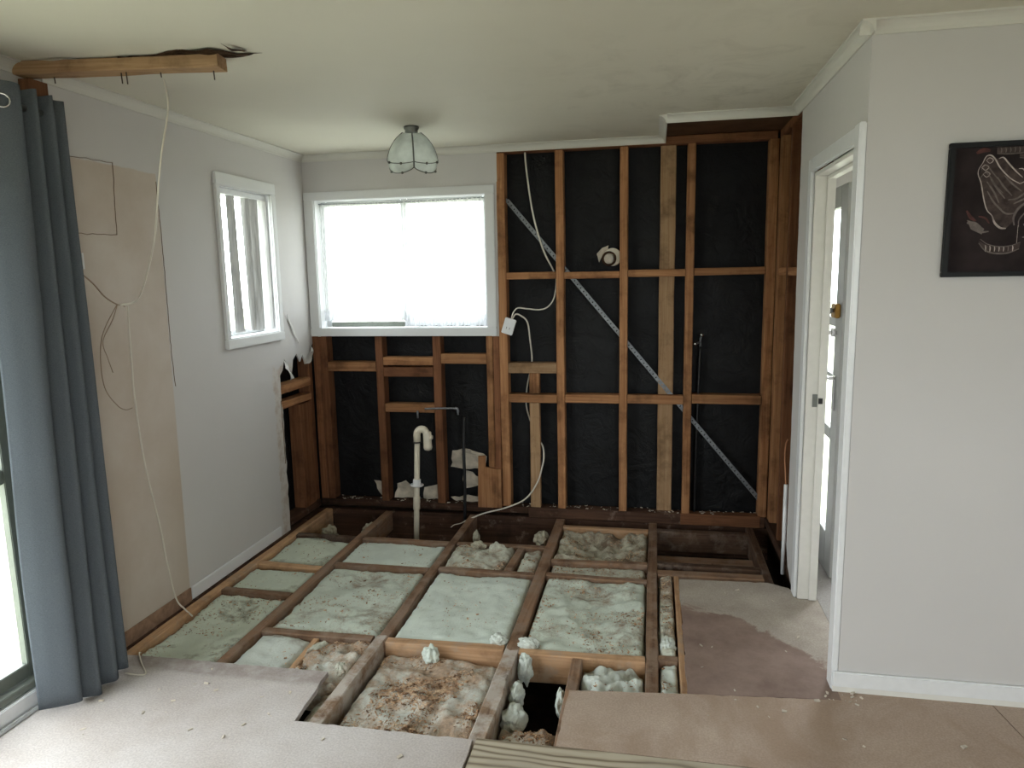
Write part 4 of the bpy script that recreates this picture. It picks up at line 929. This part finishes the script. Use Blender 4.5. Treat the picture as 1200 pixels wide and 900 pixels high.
# ---- steel diagonal brace: punched strip
br = tag(empty('steel_brace', (2.19, 0.03, 1.10)), 'punched steel strip brace crossing the studs diagonally', 'brace')
a_ = Vector((1.383, 0.0, 2.065)); b_ = Vector((2.992, 0.0, 0.139)); dv = (b_-a_).normalized(); nv = Vector((-dv.z, 0, dv.x)); bm = bmesh.new()
def quadbar(p, q, hw, y0, y1):
    n_ = Vector((-(q-p).z, 0, (q-p).x)).normalized()*hw
    c = [p+n_, q+n_, q-n_, p-n_]; A = [bm.verts.new((v.x, y0, v.z)) for v in c]; B = [bm.verts.new((v.x, y1, v.z)) for v in c]
    bm.faces.new(A); bm.faces.new(B[::-1])
    for i in range(4): bm.faces.new((A[i], B[i], B[(i+1)%4], A[(i+1)%4]))
for off in (-0.0085, 0.0085): quadbar(a_+nv*off, b_+nv*off, 0.0036, 0.045, 0.047)
k = 0.0
while k < (b_-a_).length:
    m_ = a_+dv*k; quadbar(m_-nv*0.008, m_+nv*0.008, 0.0115, 0.0452, 0.0468); k += 0.030
bmesh.ops.recalc_face_normals(bm, faces=bm.faces[:]); adopt(from_bm('punched_strip', bm, 'steel', None), br)
bm = bmesh.new(); n_ = nv*0.0122
for (p, q) in ((a_+n_, b_+n_),):
    A = [bm.verts.new((p.x, 0.045, p.z)), bm.verts.new((q.x, 0.045, q.z)), bm.verts.new((q.x, 0.064, q.z)), bm.verts.new((p.x, 0.064, p.z))]
    n2 = nv*0.0015; B = [bm.verts.new(v.co+n2) for v in A]; bm.faces.new(A); bm.faces.new(B[::-1])
    for i in range(4): bm.faces.new((A[i], B[i], B[(i+1)%4], A[(i+1)%4]))
adopt(from_bm('flange', bm, 'steel', None), br)

# ---- cables and socket on the stripped wall
jb = tag(empty('socket_block', (1.396, -0.02, 1.263)), 'white surface socket hanging by its cable beside the window', 'socket')
def jbox(nm, w_, h_, ya, yb, mt, bev, dx=0, dz=0, par=None):
    o = box(nm, -w_/2+dx, w_/2+dx, ya, yb, -h_/2+dz, h_/2+dz, mt, None, bev); o.parent = par or jb; o.matrix_parent_inverse = Matrix.Translation(-par.location) if par else Matrix.Identity(4); return o
jb.rotation_euler = (0, math.radians(18), 0)
jbox('back_box', 0.070, 0.100, -0.012, 0.014, 'cream_gloss', 0.004); face = jbox('face_plate', 0.074, 0.104, -0.020, -0.0125, 'white_gloss', 0.003); jbox('switch', 0.014, 0.022, -0.025, -0.0205, 'white_gloss', 0.002, 0.012, 0.022, face)
jbox('plug_slot', 0.003, 0.014, -0.0212, -0.0202, 'black_hose', 0, -0.010, -0.012, face); jbox('plug_slot', 0.003, 0.014, -0.0212, -0.0202, 'black_hose', 0, 0.010, -0.012, face)
c1 = tube('cable', [(1.506,0.04,2.40),(1.508,0.04,2.33),(1.520,0.035,2.209),(1.554,0.035,1.973),(1.611,0.045,1.760),(1.668,0.095,1.626),(1.690,0.092,1.58),(1.695,0.06,1.52),(1.688,-0.012,1.437),(1.650,-0.02,1.385),(1.595,-0.02,1.368),(1.520,-0.02,1.374),(1.456,-0.02,1.380),(1.425,-0.02,1.350),(1.412,-0.018,1.312)], 0.0075, 'cable_white', None, flat=0.6); tag(c1, 'white power cable dropping from the ceiling to the hanging socket', 'cable')
c2 = tube('cable', [(1.418,-0.018,1.310),(1.440,-0.02,1.340),(1.475,-0.02,1.330),(1.516,-0.015,1.286),(1.526,0.02,1.164),(1.524,0.092,1.031),(1.508,0.094,0.941),(1.485,0.094,0.827),(1.482,0.092,0.713),(1.517,0.075,0.600),(1.56,0.06,0.51),(1.600,0.02,0.46),(1.612,-0.012,0.400),(1.604,-0.02,0.341),(1.568,-0.025,0.223),(1.490,-0.04,0.112),(1.36,-0.06,0.050),(1.21,-0.08,0.010),(1.08,-0.10,-0.045)], 0.0062, 'cable_white', None, flat=0.6); tag(c2, 'white cable snaking from the socket past the studs to the floor', 'cable')
adj = tube('cable_core', [(1.085,-0.10,-0.043),(1.05,-0.105,-0.060),(1.01,-0.11,-0.070),(0.985,-0.112,-0.088)], 0.003, 'cable_white', c2); 

# loose thin cable by the left wall
c3 = tube('cable', [(0.50,-2.06,2.356),(0.505,-2.05,2.32),(0.52,-2.069,2.226),(0.51,-2.115,2.063),(0.45,-2.077,1.916),(0.35,-1.985,1.764),(0.25,-1.937,1.594),(0.16,-1.888,1.515),(0.10,-1.91,1.498)], 0.0058, 'cable_white', None, flat=0.6); tag(c3, 'thin white cable hanging from the broken beam', 'cable')
c4 = tube('cable', [(-0.004,-1.995,1.668),(0.02,-2.022,1.640),(0.05,-1.990,1.588),(0.085,-1.975,1.535),(0.10,-1.930,1.502),(0.06,-1.85,1.495),(0.03,-1.80,1.488)], 0.0030, 'wire_brown', None); tag(c4, 'thin wire sagging from the wall hole to the hanging cable', 'cable')
c5 = tube('wire', [(0.05,-1.872,1.497),(0.02,-1.93,1.383),(0.015,-1.955,1.276),(0.012,-1.944,1.146),(0.010,-1.881,1.060),(0.008,-1.83,1.030),(0.008,-1.789,1.031)], 0.0020, 'wire_brown', None); tag(c5, 'fine looped wire drooping against the bare left wall', 'wire')
c7 = tube('wire', [(0.06,-1.88,1.498),(0.03,-1.882,1.433),(0.015,-1.931,1.346),(0.008,-1.905,1.27),(0.006,-1.882,1.205)], 0.0018, 'wire_brown', None); tag(c7, 'short fine wire end inside the drooping wire loop', 'wire')
c6 = tube('cable', [(0.045,-1.80,1.492),(0.02,-1.775,1.40),(0.010,-1.768,1.215),(0.007,-1.768,1.098),(0.008,-1.752,0.816),(0.012,-1.723,0.603),(0.012,-1.688,0.423),(0.016,-1.670,0.243),(0.022,-1.640,0.05),(0.06,-1.635,-0.006),(0.115,-1.655,-0.03)], 0.0038, 'cable_white', None); tag(c6, 'thin white cable running down the bare wall onto the insulation', 'cable')
c8 = tube('wire', [(0.13,-2.035,-0.010),(0.150,-2.068,0.006),(0.21,-2.13,0.004),(0.285,-2.20,0.004),(0.262,-2.215,0.004),(0.20,-2.213,0.004)], 0.0028, 'cable_white', None); tag(c8, 'loose white wire end lying on the floor sheet by the curtain', 'wire')
cd = tube('conduit', [(W-0.012,-0.735,-0.02),(W-0.012,-0.735,0.475)], 0.0105, 'white_gloss', None, smooth=False, seg=12); tag(cd, 'white plastic conduit upright beside the bare timber corner', 'conduit')
c9 = tube('wire', [(W-0.012,-0.735,0.46),(W-0.010,-0.70,0.52),(W-0.008,-0.65,0.60),(W+0.004,-0.60,0.66),(W+0.02,-0.56,0.68)], 0.0035, 'cable_orange', None); tag(c9, 'orange wire coming out of the white conduit top', 'wire')

# ---- offcut board leaning at the stud foot
sheet_pts = [(1.158,0.034),(1.322,0.036),(1.320,0.30),(1.214,0.315),(1.214,0.392),(1.166,0.388)]
oc = sheet('board_offcut', sheet_pts, [], lambda u, v, w: (u, -0.030+w+0.02*v, v), 0.018, 'pine'); tag(oc, 'notched brown board offcut leaning at the foot of the studs', 'board')

# ---- insulation
HF = []   # height samplers for scattering debris
def batt(label, x0, x1, y0, y1, mat, seed, ztop=-0.030, amp=0.010, sag=0.0, lump=0.0, res=0.016, edge=0.035, slope=0.0, group='insulation batts between the joists', name='insulation_batt'):
    nx = max(6, int((x1-x0)/res)); ny = max(6, int((y1-y0)/res)); sx = seed*5.37
    def hgt(x, y):
        u = (x-x0)/(x1-x0); v = (y-y0)/(y1-y0); e = min(x-x0, x1-x, y-y0, y1-y)
        k = max(0.0, min(1.0, e/edge)); k = math.sqrt(max(0, 1-(1-k)**2))
        h = ztop+amp*1.6*noise.noise((x*5+sx, y*5, seed))+amp*0.8*noise.noise((x*16+sx, y*16, seed+2))+amp*0.45*noise.noise((x*48, y*48, seed+5))
        h += lump*(0.9*(1-abs(noise.noise((x*9+sx, y*9, seed*2.0)))*2.2)+0.35*noise.noise((x*24+sx, y*24, seed))+0.10*noise.noise((x*60, y*60, seed)))
        h -= sag*math.sin(PI*u)*math.sin(PI*v); h += slope*(v-0.5)
        return h-(1-k)*0.042
    bm = bmesh.new(); g_ = []
    for i in range(nx+1):
        row = []
        for j in range(ny+1):
            x = x0+(x1-x0)*i/nx; y = y0+(y1-y0)*j/ny
            jx = 0.006*noise.noise((x*30, y*30, seed+9)) if 0 < i < nx else 0.004*noise.noise((y*12, seed, 1)); jy = 0.006*noise.noise((x*30+5, y*30, seed+19))
            row.append(bm.verts.new((x+jx, y+jy, hgt(x, y))))
        g_.append(row)
    for i in range(nx):
        for j in range(ny): bm.faces.new((g_[i][j], g_[i+1][j], g_[i+1][j+1], g_[i][j+1]))
    rim = [g_[i][0] for i in range(nx+1)]+[g_[nx][j] for j in range(1, ny+1)]+[g_[i][ny] for i in range(nx-1, -1, -1)]+[g_[0][j] for j in range(ny-1, 0, -1)]
    low = [bm.verts.new((v.co.x, v.co.y, ztop-0.105)) for v in rim]
    for i in range(len(rim)): bm.faces.new((rim[i], low[i], low[(i+1)%len(rim)], rim[(i+1)%len(rim)]))
    bm.faces.new(low)
    bmesh.ops.recalc_face_normals(bm, faces=bm.faces[:])
    o = from_bm(name, bm, mat, None, smooth=True, org=((x0+x1)/2, (y0+y1)/2, ztop-0.105)); tag(o, label, 'insulation', group)
    HF.append((x0, x1, y0, y1, hgt)); return o
b1 = batt('small green batt by the left wall, farthest back of its row', 0.096,0.486,-0.955,-0.572,'batt_green',1)
b2 = batt('small green batt by the left wall, second from the back', 0.096,0.486,-1.335,-1.055,'batt_green',2, amp=0.008)
b3 = batt('long green batt by the left wall ending at the floor sheet', 0.096,0.486,-2.11,-1.392,'batt_green',3, amp=0.013, sag=0.02)
b4 = batt('pale green batt just in front of the white waste pipe', 0.544,1.096,-0.928,-0.572,'batt_clean',4, amp=0.007)
b5 = batt('large stained batt left of the centre, brown at its near end', 0.544,1.096,-1.700,-0.982,'batt_mid',5, amp=0.013)
b6 = batt('small clean bluish batt at the edge of the left floor sheet', 0.544,0.806,-2.11,-1.758,'batt_white',6, amp=0.012)
b7 = batt('lumpy debris-covered batt scrap left of the broken joist', 0.848,1.096,-2.11,-1.758,'batt_brown',7, ztop=-0.045, amp=0.014, lump=0.035, res=0.010)
b7b = batt('thin strip of insulation in the notch beside the near joist', 1.022,1.082,-2.5,-2.115,'batt_dirty',27, ztop=-0.062, amp=0.008, edge=0.015, res=0.012)
b8 = batt('rough torn batt behind the central clean batt', 1.154,1.520,-0.900,-0.564,'batt_dirty',8, amp=0.014, lump=0.02, res=0.011)
b9 = batt('small squarish batt squeezed beside the third joist', 1.578,1.692,-0.900,-0.562,'batt_dirty',9, amp=0.010, lump=0.015, res=0.010)
b10 = batt('large clean mint batt in the centre of the floor', 1.154,1.692,-1.700,-0.956,'batt_clean',10, amp=0.009)
b11 = batt('sawdust-covered batt in the near open bay', 1.154,1.692,-2.50,-1.758,'batt_brown',11, ztop=-0.078, amp=0.014, sag=-0.01, lump=0.015, res=0.011)
b12 = batt('sunken fibrous grey batt below the tall studs', 1.760,2.294,-0.688,-0.192,'batt_fibre',12, ztop=-0.050, amp=0.020, sag=0.055, lump=0.03, res=0.010)
b13 = batt('narrow dirty batt strip between two blockings', 1.760,2.294,-0.898,-0.740,'batt_dirty',13, ztop=-0.036, amp=0.009)
b14 = batt('large mint batt strewn with dark crumbs right of the centre', 1.760,2.294,-1.698,-0.950,'batt_mid',14, amp=0.014, lump=0.006)
b15 = batt('sunken debris-covered batt at the near edge of the black hole', 1.760,1.986,-2.50,-2.15,'batt_brown',15, ztop=-0.105, amp=0.018, lump=0.03, res=0.010)
b16 = batt('fluffy white crumpled batt beside the right floor sheet', 2.040,2.294,-2.06,-1.758,'batt_white',16, ztop=-0.070, amp=0.016, lump=0.045, res=0.007)
b17 = batt('thin batt strip between joist and right floor sheet', 2.354,2.432,-1.672,-0.845,'batt_dirty',17, amp=0.012, lump=0.02, res=0.009, edge=0.02, ztop=-0.038)
b18 = batt('short thin batt strip at the near end of the batten', 2.354,2.432,-2.03,-1.724,'batt_white',18, amp=0.012, lump=0.025, res=0.008, edge=0.02, ztop=-0.042)
def tuft(label, c, r, sc, mat, seed, rot=0.0):
    bm = bmesh.new(); bmesh.ops.create_icosphere(bm, subdivisions=5, radius=1.0)
    for v in bm.verts:
        n_ = v.co.normalized(); k = 1+0.35*noise.noise(n_*2.0+Vector((seed, 0, 0)))+0.14*noise.noise(n_*3.6+Vector((0, seed, 0)))
        k += 0.035*noise.noise(n_*9+Vector((seed, seed, 0)))
        v.co = Vector((n_.x*sc[0], n_.y*sc[1], n_.z*sc[2]))*k*r
    o = from_bm('insulation_tuft', bm, mat, None, smooth=True); o.location = c; o.rotation_euler = (0, 0, rot); tag(o, label, 'insulation', 'loose tufts of insulation'); return o
tuft('pointed mint tuft against the near blocking', (1.375,-1.795,-0.045), 0.036, (1.0,0.8,1.25), 'batt_clean', 1)
tuft('grey tuft stuck at the top left of the black hole', (1.795,-1.795,-0.070), 0.045, (0.7,0.6,1.4), 'batt_white', 2)
tuft('white tuft along the left side of the black hole', (1.790,-1.97,-0.085), 0.045, (0.65,1.2,1.1), 'batt_white', 3)
tuft('low white tuft at the near left of the black hole', (1.805,-2.10,-0.100), 0.050, (0.9,1.3,0.9), 'batt_white', 4)
tuft('white tuft hanging off the joist right of the black hole', (1.972,-1.99,-0.090), 0.042, (0.45,1.2,1.3), 'batt_white', 5)
tuft('curled cream tuft beside the debris bay', (0.875,-1.86,-0.030), 0.032, (0.7,1.9,0.9), 'batt_dirty', 6, -0.5)
tuft('ragged mint tuft standing on the torn batt', (1.43,-0.66,-0.010), 0.040, (1.2,0.7,1.1), 'batt_dirty', 7)
tuft('round dirty tuft on the torn batt near the cable end', (1.30,-0.60,-0.012), 0.036, (1.2,0.8,0.8), 'batt_fibre', 8)
tuft('white lump at the near end of the large centre batt', (1.655,-1.675,-0.012), 0.034, (1.1,0.9,0.8), 'batt_white', 9)
tuft('white lump hanging over the near joist end', (1.790,-1.680,-0.016), 0.040, (1.2,0.8,0.7), 'batt_white', 10)
tuft('dull tuft in the dark void beside the third joist', (1.64,-0.33,-0.050), 0.050, (0.9,1.9,0.8), 'batt_fibre', 11, 0.2)
tuft('dull tuft on the joist in the back left void', (0.47,-0.30,-0.060), 0.038, (0.8,1.8,0.9), 'batt_fibre', 12)
tuft('dull tuft in the far left corner void', (0.20,-0.32,-0.110), 0.055, (0.9,1.2,1.1), 'batt_fibre', 13)
tuft('cream tuft on the narrow strip beside the batten', (2.392,-1.58,-0.030), 0.034, (0.95,1.5,0.9), 'batt_white', 14)
tuft('stray tuft upright in the void behind the cable end', (1.235,-0.40,-0.050), 0.030, (0.7,0.8,1.9), 'batt_fibre', 15)
tuft('pinkish tuft at the corner of the left floor sheet', (1.045,-1.99,-0.035), 0.034, (0.8,1.3,0.8), 'batt_dirty', 16, 0.4)
# crumbs and sawdust
rr = random.Random(11); spots = {'fine': [], 'coarse': []}
dens = [60,50,520,80,520,40,800,60,300,80,140,5200,1500,260,1000,1300,90,260,80]
for (x0, x1, y0, y1, hf), dn in zip(HF, dens):
    for _ in range(dn):
        for tr in range(12):
            x = rr.uniform(x0+0.01, x1-0.01); y = rr.uniform(y0+0.01, y1-0.01)
            if noise.noise((x*6.5, y*6.5, 3.3))+rr.uniform(-0.25, 0.25) > 0.05: break
        spots['fine' if rr.random() < 0.9 else 'coarse'].append((x, y, hf(x, y)+0.001))
d = chips('fine_debris', spots['fine'], 'chip', 0.0025, 0.008, 21); tag(d, 'sawdust and fine crumbs strewn over the insulation', 'debris', kind='stuff')
d = chips('wood_chips', spots['coarse'], 'chip', 0.006, 0.016, 22); tag(d, 'coarse wood chips scattered over the insulation', 'debris', kind='stuff')
fl_s = [(rr.uniform(2.5, 3.5), rr.uniform(-2.3, -1.0), 0.0005) for _ in range(26)]+[(rr.uniform(0.2, 1.65), rr.uniform(-2.6, -2.1), 0.0005) for _ in range(30)]+[(rr.uniform(2.9, 3.1), rr.uniform(-1.97, -1.88), 0.0005) for _ in range(14)]
fl_s = [s for s in fl_s if not (s[0] < 1.75 and s[0] > 1.0 and s[1] > -2.42) and not (s[0] > 2.99 and s[1] > -1.88) and not (s[1] > -2.09 and s[0] < 1.75)]
d = chips('floor_crumbs', fl_s, 'paper_scrap', 0.005, 0.020, 23); tag(d, 'pale crumbs lying on the bare floor sheets', 'debris', kind='stuff')
